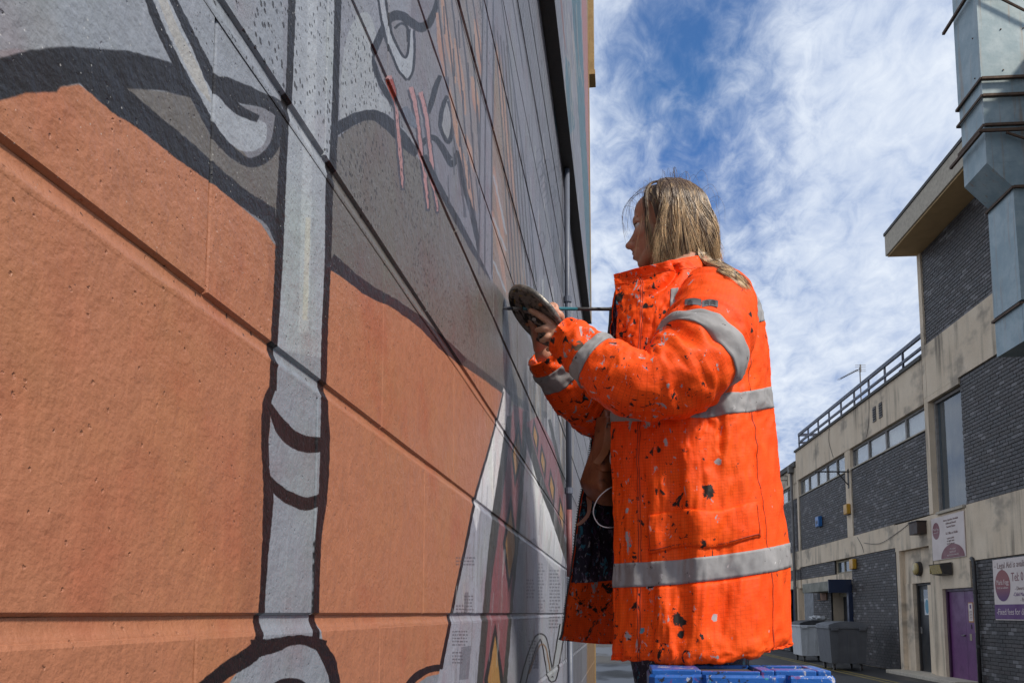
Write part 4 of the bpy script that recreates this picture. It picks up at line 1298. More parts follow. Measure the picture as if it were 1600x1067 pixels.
def grid_mesh(name, P, mat, parent, uv=None, closed=False, smooth=True):
    nr, nc = P.shape[:2]
    me = bpy.data.meshes.new(name)
    faces = []
    cc = nc if closed else nc - 1
    for r in range(nr - 1):
        for c in range(cc):
            c2 = (c + 1) % nc
            faces.append((r * nc + c, r * nc + c2, (r + 1) * nc + c2, (r + 1) * nc + c))
    me.from_pydata([tuple(p) for p in P.reshape(-1, 3)], [], faces)
    if uv is not None:
        lay = me.uv_layers.new(name='cloth')
        idx = np.empty(len(me.loops), int); me.loops.foreach_get('vertex_index', idx)
        lay.data.foreach_set('uv', uv.reshape(-1, 2)[idx].astype(np.float32).ravel())
    if smooth: me.polygons.foreach_set('use_smooth', [True] * len(me.polygons))
    me.update()
    return link_mesh(name, me, mat, parent)


K_, W_, D_, B_ = (0.022, 0.016, 0.014), (0.42, 0.38, 0.39), (0.14, 0.10, 0.07), (0.10, 0.28, 0.38)


def hivis(name='hi_vis_cloth', dirt=1.0):
    t = NT(name)
    p = t.coord('Position')
    uv = t.n.new('ShaderNodeUVMap').outputs[0]
    s = t.n.new('ShaderNodeSeparateXYZ'); t.l.new(uv, s.inputs[0])
    g = 0.0075
    gx = t.math('LESS_THAN', t.math('FRACT', t.math('DIVIDE', s.outputs[0], g)), 0.16)
    gy = t.math('LESS_THAN', t.math('FRACT', t.math('DIVIDE', s.outputs[1], g)), 0.16)
    grid = t.math('MAXIMUM', gx, gy)
    c = t.mix(t.ramp(t.noise(p, 5, 3), 0.35, 0.7), (1.0, 0.078, 0.003), (1.0, 0.105, 0.004))
    c = t.mix(t.math('MULTIPLY', grid, 0.30), c, (0.42, 0.035, 0.004))
    c = t.mix(t.math('MULTIPLY', t.ramp(t.noise(p, 14, 5, 0.65), 0.5, 0.8), 0.35), c, (0.55, 0.055, 0.012))
    px = t.n.new('ShaderNodeSeparateXYZ'); t.l.new(p, px.inputs[0])
    frontal = t.math('SUBTRACT', 1.0, t.ramp(px.outputs[0], 0.02, 0.36))          # most paint lands towards the wall
    dens = t.math('MULTIPLY_ADD', frontal, 0.074, -0.054 + 0.03 * (dirt - 1))

    def splat(scale, thr, loc, col, c, stretch=(1, 1, 1), extra=0.0):
        n = t.noise(t.mapping(p, scale=stretch, loc=loc), scale, 5, 0.62, 0.6)
        m = t.ramp(t.math('ADD', n, t.math('ADD', dens, extra)), thr, thr + 0.022)
        return t.mix(m, c, col)
    c = splat(34, 0.640, (1, 2, 3), (0.36, 0.34, 0.36), c, (1, 1, 0.5))
    c = splat(60, 0.675, (7, 2, 9), (0.55, 0.40, 0.40), c, (1, 1, 0.6))
    c = splat(26, 0.632, (3, 8, 1), (0.022, 0.016, 0.014), c)
    c = splat(62, 0.652, (5, 4, 6), (0.026, 0.016, 0.014), c, (1, 1, 0.7), 0.012)
    c = splat(13, 0.715, (9, 1, 4), (0.03, 0.022, 0.02), c, (1, 1, 1.2), 0.02)
    dist = t.noise(p, 42, 5, 0.65, 0.4)
    for (sx, sy, sr, scol) in ((1106, 772, 0.032, K_), (1060, 968, 0.034, K_), (1064, 992, 0.020, K_), (1098, 850, 0.020, K_), (1028, 700, 0.018, K_), (1040, 690, 0.014, W_), (1013, 650, 0.022, W_), (1036, 612, 0.016, K_), (990, 640, 0.018, W_), (905, 545, 0.030, D_), (893, 580, 0.030, D_), (870, 560, 0.020, K_), (985, 600, 0.022, W_), (965, 560, 0.016, W_), (1170, 495, 0.014, K_), (1172, 520, 0.014, K_), (966, 446, 0.046, K_), (978, 462, 0.034, K_), (992, 440, 0.018, W_), (1160, 610, 0.010, K_), (1003, 985, 0.014, B_), (1010, 935, 0.012, B_), (1115, 965, 0.016, W_), (1205, 985, 0.012, W_), (1120, 720, 0.016, W_), (975, 960, 0.016, K_), (990, 845, 0.016, W_)):
        q = at(sx, sy, 2.14 if sx > 955 else 2.05)
        vd_ = t.n.new('ShaderNodeVectorMath'); vd_.operation = 'SUBTRACT'; t.l.new(p, vd_.inputs[0]); vd_.inputs[1].default_value = tuple(q)
        vm_ = t.n.new('ShaderNodeVectorMath'); vm_.operation = 'MULTIPLY'; t.l.new(vd_.outputs[0], vm_.inputs[0]); vm_.inputs[1].default_value = (1, 0.16, 0.8)
        vl_ = t.n.new('ShaderNodeVectorMath'); vl_.operation = 'LENGTH'; t.l.new(vm_.outputs[0], vl_.inputs[0])
        m_ = t.math('SUBTRACT', t.math('MULTIPLY_ADD', dist, 1.7, -0.35), t.math('DIVIDE', vl_.outputs['Value'], sr))
        c = t.mix(t.ramp(m_, 0.0, 0.12), c, scol)
    c = splat(44, 0.705, (2, 6, 8), (0.08, 0.30, 0.42), c)
    h = t.math('ADD', t.noise(p, 30, 4, 0.55), t.math('MULTIPLY', t.noise(p, 90, 2), 0.25))
    t.bump(h, 0.30, 0.010)
    t.b.inputs['Sheen Weight'].default_value = 0.0
    return t.out(c, 0.62, spec=0.25)


def tape():
    t = NT('grey_reflective_tape')
    p = t.coord('Position')
    c = t.mix(t.ramp(t.noise(p, 12, 4, 0.6), 0.35, 0.7), (0.255, 0.25, 0.255), (0.33, 0.325, 0.33))
    n = t.noise(t.mapping(p, loc=(3, 3, 1)), 55, 5, 0.6, 0.5)
    c = t.mix(t.ramp(n, 0.66, 0.69), c, (0.06, 0.05, 0.05))
    n2 = t.noise(t.mapping(p, loc=(8, 1, 5)), 40, 5, 0.6, 0.4)
    c = t.mix(t.ramp(n2, 0.68, 0.71), c, (0.55, 0.54, 0.55))
    t.bump(t.noise(p, 22, 3), 0.4, 0.006)
    return t.out(c, 0.62, 0.0, spec=0.35)


def dungaree():
    t = NT('paint_splashed_navy_cloth')
    p = t.coord('Position')
    c = t.mix(t.ramp(t.noise(p, 8, 4), 0.4, 0.7), (0.022, 0.018, 0.036), (0.055, 0.038, 0.070))
    for sc, thr, loc, col in ((58, 0.585, (1, 2, 3), (0.20, 0.16, 0.24)), (48, 0.60, (5, 2, 8), (0.05, 0.22, 0.32)), (74, 0.62, (9, 4, 2), (0.42, 0.42, 0.45)), (40, 0.60, (2, 7, 7), (0.10, 0.05, 0.12))):
        c = t.mix(t.ramp(t.noise(t.mapping(p, loc=loc, scale=(1, 1, 0.6)), sc, 4, 0.6, 0.5), thr, thr + 0.03), c, col)
    t.bump(t.noise(p, 26, 4), 0.6, 0.012)
    return t.out(c, 0.55, spec=0.4)


M_HIVIS = hivis()
M_HIVIS_DIRTY = hivis('soiled_hi_vis_cloth', 1.45)
M_TAPE = tape()
M_NAVYCLOTH = dungaree()


def skin_mat():
    t = NT('skin')
    p = t.coord('Position')
    c = t.mix(t.ramp(t.noise(p, 30, 4), 0.35, 0.7), (0.52, 0.27, 0.175), (0.58, 0.32, 0.22))
    c = t.mix(t.math('MULTIPLY', t.ramp(t.noise(t.mapping(p, loc=(2, 2, 2)), 14, 2), 0.5, 0.7), 0.4), c, (0.55, 0.22, 0.15))
    t.b.inputs['Subsurface Weight'].default_value = 0.12
    t.b.inputs['Subsurface Radius'].default_value = (0.012, 0.004, 0.002)
    t.b.inputs['Subsurface Scale'].default_value = 0.6
    t.bump(t.noise(p, 420, 2), 0.12, 0.001)
    return t.out(c, 0.46, spec=0.4)


M_SKIN = skin_mat()

# ---- head frame
HEAD = at(1041, 352, 2.40)
H_F = Vector((-math.cos(math.radians(17)), math.sin(math.radians(17)), -0.02)).normalized()
H_S = Vector((0, 0, 1)).cross(H_F).normalized()         # towards her left, the camera's side
H_U = H_F.cross(H_S).normalized()
HS = 0.97


def hp(f, s, u):
    return HEAD + (H_F * f + H_S * s + H_U * u) * HS


bodybm = bmesh.new()


def ball(c, r, rot=None, seg=20):
    m = Matrix.Translation(c)
    R3 = rot if rot else Matrix(((H_F.x, H_S.x, H_U.x), (H_F.y, H_S.y, H_U.y), (H_F.z, H_S.z, H_U.z)))
    S = Matrix.Diagonal((r[0], r[1], r[2], 1)) if not isinstance(r, float) else Matrix.Diagonal((r, r, r, 1))
    bmesh.ops.create_uvsphere(bodybm, u_segments=seg, v_segments=seg // 2 + 2, radius=1, matrix=m @ R3.to_4x4() @ S)


def limb(pts, rs, n=16):
    """A round tapering limb with spherical ends."""
    p = catmull([Vector((*q, r)).to_3d() for q, r in zip(pts, rs)], 5) if len(pts) > 2 else [Vector(q) for q in pts]
    if len(pts) > 2:
        rr_ = [v.x for v in catmull([Vector((r, 0, 0)) for r in rs], 5)]
    else: rr_ = list(rs)
    mb = MB(); mb.tube(p, rr_, n)
    vs = [bodybm.verts.new(v) for v in mb.v]
    for f in mb.f: bodybm.faces.new([vs[i] for i in f])
    I3 = Matrix.Identity(3)
    for q, r in ((p[0], rr_[0]), (p[-1], rr_[-1])): ball(Vector(q), float(r), I3, 12)


for (c, r) in [((-0.014, 0, 0.034), (0.099, 0.077, 0.086)), ((0.040, 0, 0.042), (0.050, 0.062, 0.052)), ((0.034, 0, -0.032), (0.056, 0.060, 0.080)),
               ((0.066, 0, -0.101), (0.022, 0.026, 0.018)), ((0.062, 0, -0.074), (0.034, 0.036, 0.032)), ((0.075, 0, 0.020), (0.020, 0.048, 0.020)),
               ((0.053, 0.040, -0.026), (0.030, 0.024, 0.024)), ((0.053, -0.040, -0.026), (0.030, 0.024, 0.024)),
               ((-0.008, 0.079, -0.012), (0.019, 0.008, 0.031)), ((-0.008, -0.079, -0.012), (0.019, 0.008, 0.031)),
               ((0.112, 0, -0.040), (0.0115, 0.0115, 0.0105)), ((0.101, 0.013, -0.046), (0.011, 0.008, 0.009)), ((0.101, -0.013, -0.046), (0.011, 0.008, 0.009)),
               ((0.086, 0, -0.058), (0.014, 0.016, 0.012)),
               ((0.072, 0.032, 0.010), (0.014, 0.018, 0.0065)), ((0.072, -0.032, 0.010), (0.014, 0.018, 0.0065)),
               ((0.073, 0.032, -0.010), (0.012, 0.015, 0.005)), ((0.073, -0.032, -0.010), (0.012, 0.015, 0.005))]:
    ball(hp(*c), r)
for sgn in (1, -1):
    limb([hp(0.0, 0.054 * sgn, -0.055), hp(0.035, 0.042 * sgn, -0.086), hp(0.066, 0.012 * sgn, -0.102)], [0.020, 0.018, 0.016])
    limb([hp(0.0845, 0.021 * sgn, -0.0715), hp(0.095, 0.008 * sgn, -0.0655), hp(0.0965, 0, -0.0665)], [0.0035, 0.0062, 0.0062], 8)
    limb([hp(0.0845, 0.019 * sgn, -0.0735), hp(0.092, 0.009 * sgn, -0.0795), hp(0.0945, 0, -0.0800)], [0.0035, 0.0066, 0.0070], 8)
limb([hp(0.082, 0, 0.012), hp(0.094, 0, -0.014), hp(0.108, 0, -0.036)], [0.0085, 0.0085, 0.0100], 10)
limb([hp(-0.03, 0, -0.05), hp(-0.045, 0, -0.12), hp(-0.06, 0, -0.21)], [0.056, 0.053, 0.062])
# torso, legs
NK = hp(-0.055, 0, -0.19)
SH_L, SH_R = at(1118, 470, 2.27), at(1085, 475, 2.55)
limb([NK, NK + Vector((0.03, 0, -0.16)), NK + Vector((0.02, 0.01, -0.45)), NK + Vector((0.0, 0.01, -0.75))], [0.10, 0.135, 0.125, 0.14])
limb([SH_L, (SH_L + SH_R) / 2 + Vector((0, 0, 0.02)), SH_R], [0.055, 0.075, 0.055])
LEGS = [[at(1112, 985, 2.33), Vector((0.225, 2.34, 1.30)), Vector((0.23, 2.325, 1.0))], [at(1030, 985, 2.50), Vector((0.115, 2.50, 1.30)), Vector((0.14, 2.49, 1.0))]]
for L in LEGS: limb(L, [0.085, 0.065, 0.042])
# arms: near one holds the palette, far one the brush
NEAR_ARM = [(1118, 470, 2.27), (1106, 525, 2.17), (1074, 574, 2.10), (1012, 602, 2.065), (962, 584, 2.075), (925, 560, 2.09), (897, 537, 2.10), (873, 524, 2.105)]
NEAR_R = [0.102, 0.112, 0.108, 0.086, 0.078, 0.064, 0.057, 0.043]
FAR_ARM = [(1075, 480, 2.54), (1010, 580, 2.53), (948, 640, 2.47), (908, 625, 2.41), (877, 591, 2.35), (850, 553, 2.30)]
FAR_R = [0.10, 0.085, 0.076, 0.072, 0.060, 0.050]
na = [at(*p) for p in NEAR_ARM]; fa = [at(*p) for p in FAR_ARM]
limb([na[0], na[1], na[2], na[3], na[5], na[7]], [0.05, 0.045, 0.04, 0.038, 0.032, 0.026])
limb([fa[0], fa[1], fa[2], fa[4], fa[5]], [0.05, 0.045, 0.038, 0.03, 0.026])
# left hand spread under the palette: palm, four fingers, thumb over the rim
wr = at(874, 524, 2.105)
kn = [at(860, 505, 2.095), at(860, 514, 2.092), at(861, 524, 2.095), at(864, 533, 2.10)]
for k, q in enumerate(kn): limb([wr + (q - kn[1]) * 0.45, q], [0.0145, 0.0105], 10)
for pts, rs in (([kn[0], at(847, 495, 2.090), at(837, 489, 2.100), at(829, 485, 2.112)], [0.0098, 0.0090, 0.0080, 0.0068]),
                ([kn[1], at(851, 513, 2.083), at(845, 515, 2.092), at(839, 515.5, 2.104)], [0.0100, 0.0090, 0.0082, 0.0068]),
                ([kn[2], at(855, 527, 2.088), at(850, 531, 2.097), at(846, 532, 2.108)], [0.0095, 0.0086, 0.0078, 0.0066]),
                ([kn[3], at(862, 541, 2.096), at(859, 545, 2.104), at(856, 546, 2.112)], [0.0085, 0.0076, 0.0068, 0.0058])):
    limb(pts, rs, 10)
limb([wr + Vector((-0.006, 0.012, 0.012)), at(870, 502, 2.15), at(862, 493, 2.185), at(853, 488, 2.19)], [0.0125, 0.0115, 0.010, 0.0085], 10)
# right hand closed round the brush
BR_TIP, BR_END = at(785.5, 482, 2.088), at(955, 483, 2.33)
bdir = (BR_END - BR_TIP).normalized()
GRIP = BR_TIP + (BR_END - BR_TIP) * 0.36
wr2 = at(846, 545, 2.295)
side = bdir.cross(Vector((0, 0, 1))).normalized()          # towards the camera
up2 = side.cross(bdir).normalized()
if side.y > 0: side = -side
if up2.z < 0: up2 = -up2
for k in range(4):
    b0 = GRIP + bdir * (0.030 - 0.019 * k) - up2 * (0.030 + 0.004 * k) - side * 0.020
    limb([wr2 + bdir * (0.010 - 0.007 * k), b0], [0.0135, 0.0100], 10)
    limb([b0, b0 + up2 * 0.026 - side * 0.006, b0 + up2 * (0.040 + 0.004 * k) + side * 0.014, b0 + up2 * (0.032 + 0.004 * k) + side * 0.032, b0 + up2 * (0.016 + 0.004 * k) + side * 0.030], [0.0098, 0.0090, 0.0084, 0.0076, 0.0064], 10)
limb([wr2 + Vector((0.0, -0.01, 0.01)), GRIP + bdir * 0.036 - up2 * 0.034 + side * 0.012, GRIP + bdir * 0.022 - up2 * 0.014 + side * 0.019, GRIP - bdir * 0.004 - up2 * 0.004 + side * 0.0175], [0.0125, 0.0115, 0.0100, 0.0082], 10)

me = bpy.data.meshes.new('person')
bodybm.to_mesh(me); bodybm.free()
tmp = bpy.data.objects.new('person', me); COL.objects.link(tmp)
rm = tmp.modifiers.new('remesh', 'REMESH'); rm.mode = 'VOXEL'; rm.voxel_size = 0.0030; rm.use_smooth_shade = True
sm = tmp.modifiers.new('smooth', 'SMOOTH'); sm.factor = 0.5; sm.iterations = 4
dg = bpy.context.evaluated_depsgraph_get()
me2 = bpy.data.meshes.new_from_object(tmp.evaluated_get(dg))
bpy.data.objects.remove(tmp); bpy.data.meshes.remove(me)
me2.name = 'person'
me2.materials.clear()
person = link_mesh('person', me2, M_SKIN)
tag(person, 'person with long fair hair in a paint-spattered orange hi-vis jacket painting the wall', 'person')

# eyes, brows, lashes, nails
M_EYE = worn('eye_white', (0.70, 0.68, 0.66), (0.6, 0.56, 0.54), 0.15, 10, 0)
M_IRIS = worn('grey_iris', (0.06, 0.075, 0.085), (0.03, 0.035, 0.04), 0.1, 200, 0)
M_LASH = worn('dark_brown_hair', (0.035, 0.022, 0.015), (0.06, 0.04, 0.03), 0.5, 30, 0)
for sgn in (1, -1):
    c = hp(0.0705, 0.032 * sgn, 0.0)
    bm = bmesh.new(); bmesh.ops.create_uvsphere(bm, u_segments=16, v_segments=12, radius=0.0122, matrix=Matrix.Translation(c))
    m = bpy.data.meshes.new('eye'); bm.to_mesh(m); bm.free()
    e = link_mesh('eye', m, M_EYE, person)
    bm = bmesh.new(); bmesh.ops.create_uvsphere(bm, u_segments=12, v_segments=8, radius=0.0058, matrix=Matrix.Translation(c + H_F * 0.0078))
    m = bpy.data.meshes.new('iris'); bm.to_mesh(m); bm.free()
    link_mesh('iris', m, M_IRIS, e)
    MB().tube([hp(0.083, 0.014 * sgn, 0.021), hp(0.085, 0.030 * sgn, 0.0255), hp(0.071, 0.048 * sgn, 0.021)], [0.003, 0.0042, 0.002], 6).build('eyebrow', M_LASH, person, True)
    MB().tube([hp(0.080, 0.020 * sgn, 0.0045), hp(0.0855, 0.032 * sgn, 0.0068), hp(0.076, 0.044 * sgn, 0.0035)], [0.0012, 0.0022, 0.0016], 6).build('eyelash', M_LASH, person, True)
M_LIP = worn('lip', (0.40, 0.15, 0.12), (0.33, 0.11, 0.10), 0.4, 60, 0.05)
for (u, a, w) in ((-0.0660, 0.0985, 0.0048), (-0.0797, 0.0965, 0.0052)):
    MB().tube([hp(a - 0.0125, 0.020, -0.0725), hp(a - 0.0028, 0.010, u), hp(a, 0, u - 0.0008), hp(a - 0.0028, -0.010, u), hp(a - 0.0125, -0.020, -0.0725)], [0.0018, w, w + 0.0008, w, 0.0018], 8).build('lip', M_LIP, person, True)

# ---- hair
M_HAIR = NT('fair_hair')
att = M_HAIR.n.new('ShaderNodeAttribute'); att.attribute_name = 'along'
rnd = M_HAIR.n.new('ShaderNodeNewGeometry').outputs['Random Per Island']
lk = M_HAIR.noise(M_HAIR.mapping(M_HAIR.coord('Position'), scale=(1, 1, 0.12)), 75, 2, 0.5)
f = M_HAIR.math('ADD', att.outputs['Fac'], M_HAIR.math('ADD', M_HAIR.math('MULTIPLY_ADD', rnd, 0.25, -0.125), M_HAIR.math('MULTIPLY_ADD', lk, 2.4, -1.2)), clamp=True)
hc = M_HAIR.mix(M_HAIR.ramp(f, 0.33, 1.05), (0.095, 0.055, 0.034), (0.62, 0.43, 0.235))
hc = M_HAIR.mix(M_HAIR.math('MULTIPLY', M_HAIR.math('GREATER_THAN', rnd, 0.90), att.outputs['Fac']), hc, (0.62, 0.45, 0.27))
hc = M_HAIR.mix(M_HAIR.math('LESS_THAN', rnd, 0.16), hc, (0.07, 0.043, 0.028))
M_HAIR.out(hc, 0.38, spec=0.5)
hair_v, hair_f, hair_a = [], [], []
hr = random.Random(11)
HC = (-0.014, 0.0, 0.030)
HRAD = (0.108, 0.088, 0.097)


def strand(pts, w, a0=0.0, a1=1.0):
    n = len(pts)
    b = len(hair_v)
    for i, p in enumerate(pts):
        t = (pts[min(i + 1, n - 1)] - pts[max(i - 1, 0)]).normalized()
        a = t.cross(Vector((0.3, -1, 0.2))).normalized(); c = t.cross(a)
        r = w * (0.65 + 0.35 * math.sin(math.pi * min(1, i / n + 0.25))) * (1.0 if i < n - 2 else (0.6 if i == n - 2 else 0.15))
        for k in range(3):
            q = 2.094 * k
            hair_v.append(p + a * math.cos(q) * r + c * math.sin(q) * r)
            hair_a.append(a0 + (a1 - a0) * i / (n - 1))
    for i in range(n - 1):
        for k in range(3):
            k2 = (k + 1) % 3
            hair_f.append((b + i * 3 + k, b + i * 3 + k2, b + i * 3 + 3 + k2, b + i * 3 + 3 + k))


for i in range(5200):
    # azimuth from the face direction; the parting runs along the top
    az = hr.uniform(84, 180) * (1 if hr.random() < 0.68 else -1)
    if i < 55: az = hr.gauss(64, 2.0)                              # the lock that falls beside the cheek
    phi = math.radians(az)
    lock = noise.noise(Vector((az * 0.13, 3.3, 0)))                   # neighbouring strands move together
    lay = hr.uniform(1.0, 1.06) + 0.022 * lock
    th_end = math.radians(hr.uniform(86, 100))
    th0 = math.radians(hr.uniform(2, 30))
    pts = []
    fwd = hr.uniform(-0.01, 0.05)
    for k in range(7):
        th = th0 + (th_end - th0) * k / 6
        pf, ps, pu = math.sin(th) * math.cos(phi), math.sin(th) * math.sin(phi), math.cos(th)
        wob = 0.003 * noise.noise(Vector((az * 0.21, k * 0.5, 1.7)))
        pts.append(hp(HC[0] + HRAD[0] * pf * lay + 0.016 * (1 - k / 6), HC[1] + HRAD[1] * ps * lay + wob, HC[2] + HRAD[2] * pu * lay))
    back = max(0.0, (abs(az) - 115) / 65)
    L = hr.uniform(0.095, 0.18) + 0.06 * back * hr.random() + 0.015 * lock
    if abs(az) < 75: L = hr.uniform(0.115, 0.150)
    q = pts[-1].copy()
    nseg = 7
    for k in range(1, nseg + 1):
        t = k / nseg
        dr = Vector((0, 0, -L / nseg))
        out = (H_F * math.cos(phi) + H_S * math.sin(phi))
        sway = noise.noise(Vector((az * 0.13, t * 1.3, 5.1))) * 0.024 + noise.noise(Vector((i * 0.37, t * 1.2, 9.1))) * 0.003
        q = q + dr + out * (0.004 - 0.009 * t * (1 - back) - 0.006 * t * back) + H_F * (sway * 0.8 + (0.002 if abs(az) < 80 else -0.001)) + H_S * sway * 0.4
        if back > 0.3 and t > 0.3: q = q + H_F * 0.0045 * back
        pts.append(q.copy())
    strand(pts, hr.uniform(0.0005, 0.0009), 0.0, 1.0)
# hair drawn from the front parting across the temple
for i in range(900):
    e = hr.random(); sg = 1 if hr.random() < 0.7 else -1
    f0 = 0.056 - 0.075 * e
    j = hr.uniform(-1, 1)
    lk = noise.noise(Vector((f0 * 60, 2.2, 4.0)))
    L = hr.uniform(0.085, 0.135) + 0.02 * lk
    k1 = 1 + 0.05 * hr.random()
    pts = [hp(f0 * 0.9 - 0.012, 0.004 * j, 0.122 + 0.004 * j), hp(f0 * 0.95 - 0.010, sg * 0.040 * k1, 0.107), hp(f0 - 0.020, sg * 0.067 * k1, 0.070), hp(f0 - 0.040, sg * 0.081 * k1, 0.025),
           hp(f0 - 0.052 + 0.006 * lk, sg * 0.086 * k1, -0.030), hp(f0 - 0.056 + 0.016 * lk + 0.004 * j, sg * 0.082 * k1, -0.030 - L * 0.5), hp(f0 - 0.060 + 0.020 * lk + 0.008 * j, sg * 0.074, -0.030 - L)]
    strand(catmull(pts, 3), hr.uniform(0.0005, 0.0009), 0.0, 1.0)
# ---- jacket body
JC = [
    [(957, 1031, 2.24), (1020, 1031, 2.17), (1100, 1029, 2.14), (1200, 1017, 2.20), (1234, 1005, 2.42), (1190, 1000, 2.64), (1080, 1003, 2.72), (955, 1006, 2.70), (876, 1000, 2.60)],
    [(957, 1012, 2.24), (1020, 1011, 2.16), (1100, 1008, 2.13), (1202, 996, 2.19), (1236, 985, 2.42), (1192, 980, 2.65), (1080, 985, 2.73), (956, 988, 2.70), (880, 982, 2.60)],
    [(957, 900, 2.24), (1020, 897, 2.165), (1100, 890, 2.135), (1195, 876, 2.19), (1228, 867, 2.42), (1185, 872, 2.65), (1080, 885, 2.72), (962, 900, 2.69), (893, 905, 2.58)],
    [(958, 785, 2.24), (1020, 780, 2.165), (1100, 775, 2.13), (1186, 765, 2.19), (1217, 760, 2.42), (1175, 765, 2.65), (1075, 775, 2.71), (973, 785, 2.68), (911, 785, 2.56)],
    [(958, 695, 2.24), (1020, 692, 2.165), (1095, 688, 2.13), (1176, 680, 2.19), (1207, 675, 2.42), (1165, 680, 2.64), (1070, 690, 2.70), (983, 695, 2.66), (925, 692, 2.53)],
    [(959, 640, 2.24), (1020, 637, 2.165), (1092, 632, 2.135), (1169, 622, 2.19), (1201, 615, 2.42), (1160, 620, 2.64), (1068, 630, 2.69), (988, 635, 2.64), (935, 632, 2.50)],
    [(961, 575, 2.24), (1020, 572, 2.17), (1090, 567, 2.14), (1166, 560, 2.20), (1199, 553, 2.42), (1157, 560, 2.63), (1068, 567, 2.68), (995, 572, 2.62), (945, 572, 2.48)],
    [(965, 515, 2.24), (1020, 512, 2.18), (1088, 508, 2.16), (1160, 502, 2.23), (1192, 497, 2.42), (1152, 503, 2.61), (1070, 508, 2.66), (1000, 512, 2.60), (952, 512, 2.46)],
    [(964, 475, 2.25), (1022, 472, 2.20), (1084, 464, 2.195), (1150, 460, 2.26), (1181, 462, 2.42), (1148, 466, 2.58), (1072, 470, 2.62), (1003, 474, 2.56), (957, 474, 2.44)],
    [(962, 452, 2.26), (1024, 448, 2.215), (1080, 438, 2.225), (1134, 438, 2.29), (1163, 437, 2.42), (1134, 440, 2.55), (1075, 446, 2.58), (1008, 450, 2.53), (962, 450, 2.44)],
    [(961, 440, 2.265), (1018, 432, 2.225), (1070, 422, 2.235), (1108, 420, 2.30), (1132, 420, 2.42), (1112, 426, 2.53), (1074, 432, 2.55), (1012, 438, 2.51), (966, 440, 2.44)],
    [(959, 429, 2.27), (1000, 418, 2.222), (1046, 408, 2.222), (1086, 400, 2.28), (1116, 402, 2.41), (1096, 406, 2.51), (1054, 412, 2.53), (1008, 420, 2.50), (970, 428, 2.44)],
]
JP = [[tuple(at(*q)) for q in row] for row in JC]
NJR, NJC = 210, 260


def jacket_points(S, Vv):
    P = bicubic(JP, S, Vv)
    n = normals(P)
    # cloth: long soft folds that fall from the shoulder, crumples, and the double front placket
    low = np.clip((7.5 - Vv) / 5, 0, 1)
    f1 = fnoise(S * 1.5 + Vv * 0.22, Vv * 0.30, 1.0, 2)
    f2 = fnoise(S * 3.0 - Vv * 0.35, Vv * 1.05, 4.0, 3)
    f3 = fnoise(S * 7.0, Vv * 4.0, 8.0, 3)
    d = 0.019 * f1 * low * np.clip(Vv / 1.6, 0.15, 1) + 0.0078 * (0.35 - np.abs(f2)) * 1.6 + 0.0022 * f3
    d *= np.clip((9.0 - Vv) / 2.0, 0.30, 1)
    d += 0.0045 / (1 + np.exp((S - 0.72) * 60)) * (Vv < 10.2)
    # crease between the collar flap and the shoulder
    cx = 1.95 - (10.4 - Vv) * 0.50
    d -= 0.016 * np.exp(-((S - cx) / 0.12) ** 2) * np.clip((Vv - 8.0) / 1.0, 0, 1) * (Vv < 10.6)
    d += 0.010 * np.exp(-((S - cx + 0.35) / 0.22) ** 2) * np.clip((Vv - 7.6) / 1.0, 0, 1) * (Vv < 11)
    # folds pulled by the raised arm
    d += 0.010 * np.sin((Vv * 3.2 + S * 4.0)) * np.exp(-((S - 2.2) / 0.7) ** 2) * np.exp(-((Vv - 5.6) / 1.0) ** 2)
    d += 0.0085 * np.maximum(0, np.sin(S * 5.2 - Vv * 1.25 + 1.6 * f1)) ** 3 * np.exp(-((Vv - 3.2) / 1.5) ** 2) * np.clip((S - 0.8) / 0.5, 0, 1)
    d -= 0.0040 * np.exp(-((S - 3.05) / 0.018) ** 2) * (Vv < 7)
    # hem gathers
    d += 0.0016 * np.sin(S * 34 + 2 * f2) * np.exp(-(Vv / 0.5) ** 2)
    return P + n * d[..., None], n


Sg, Vg = np.meshgrid(np.linspace(0, 8, NJC), np.linspace(0, 11, NJR))
JPTS, JN = jacket_points(Sg, Vg)
uu = np.cumsum(np.concatenate([[0], np.linalg.norm(np.diff(JPTS[60], axis=0), axis=1)]))
vv = np.cumsum(np.concatenate([[0], np.linalg.norm(np.diff(JPTS[:, 70], axis=0), axis=1)]))
UVJ = np.stack(np.broadcast_arrays(uu[None, :], vv[:, None]), -1)
if JN[100, 90, 1] > 0: JN = -JN; JSIGN = -1
else: JSIGN = 1


def shell(name, P, N, thick, mat, parent, uv=None):
    """A cloth panel with turned edges: the outer face carried round all four borders."""
    def ext(A, off):
        A = np.concatenate([A[:1] + off[:1], A, A[-1:] + off[-1:]], 0)
        return A
    off = -N * thick
    A = np.concatenate([P[:, :1] + off[:, :1], P, P[:, -1:] + off[:, -1:]], 1)
    Nn = np.concatenate([N[:, :1], N, N[:, -1:]], 1)
    A = np.concatenate([A[:1] - Nn[:1] * thick, A, A[-1:] - Nn[-1:] * thick], 0)
    if uv is not None:
        uv = np.concatenate([uv[:, :1], uv, uv[:, -1:]], 1); uv = np.concatenate([uv[:1], uv, uv[-1:]], 0)
    return grid_mesh(name, A, mat, parent, uv)


jacket = shell('jacket', JPTS, JN, 0.006, M_HIVIS, person, UVJ)


# normals of patches must point outwards like the jacket's
_S, _V = np.meshgrid(np.linspace(1, 3, 9), np.linspace(2, 4, 9))
_n = normals(bicubic(JP, _S, _V))
NSIGN = 1.0 if _n[4, 4, 1] < 0 else -1.0


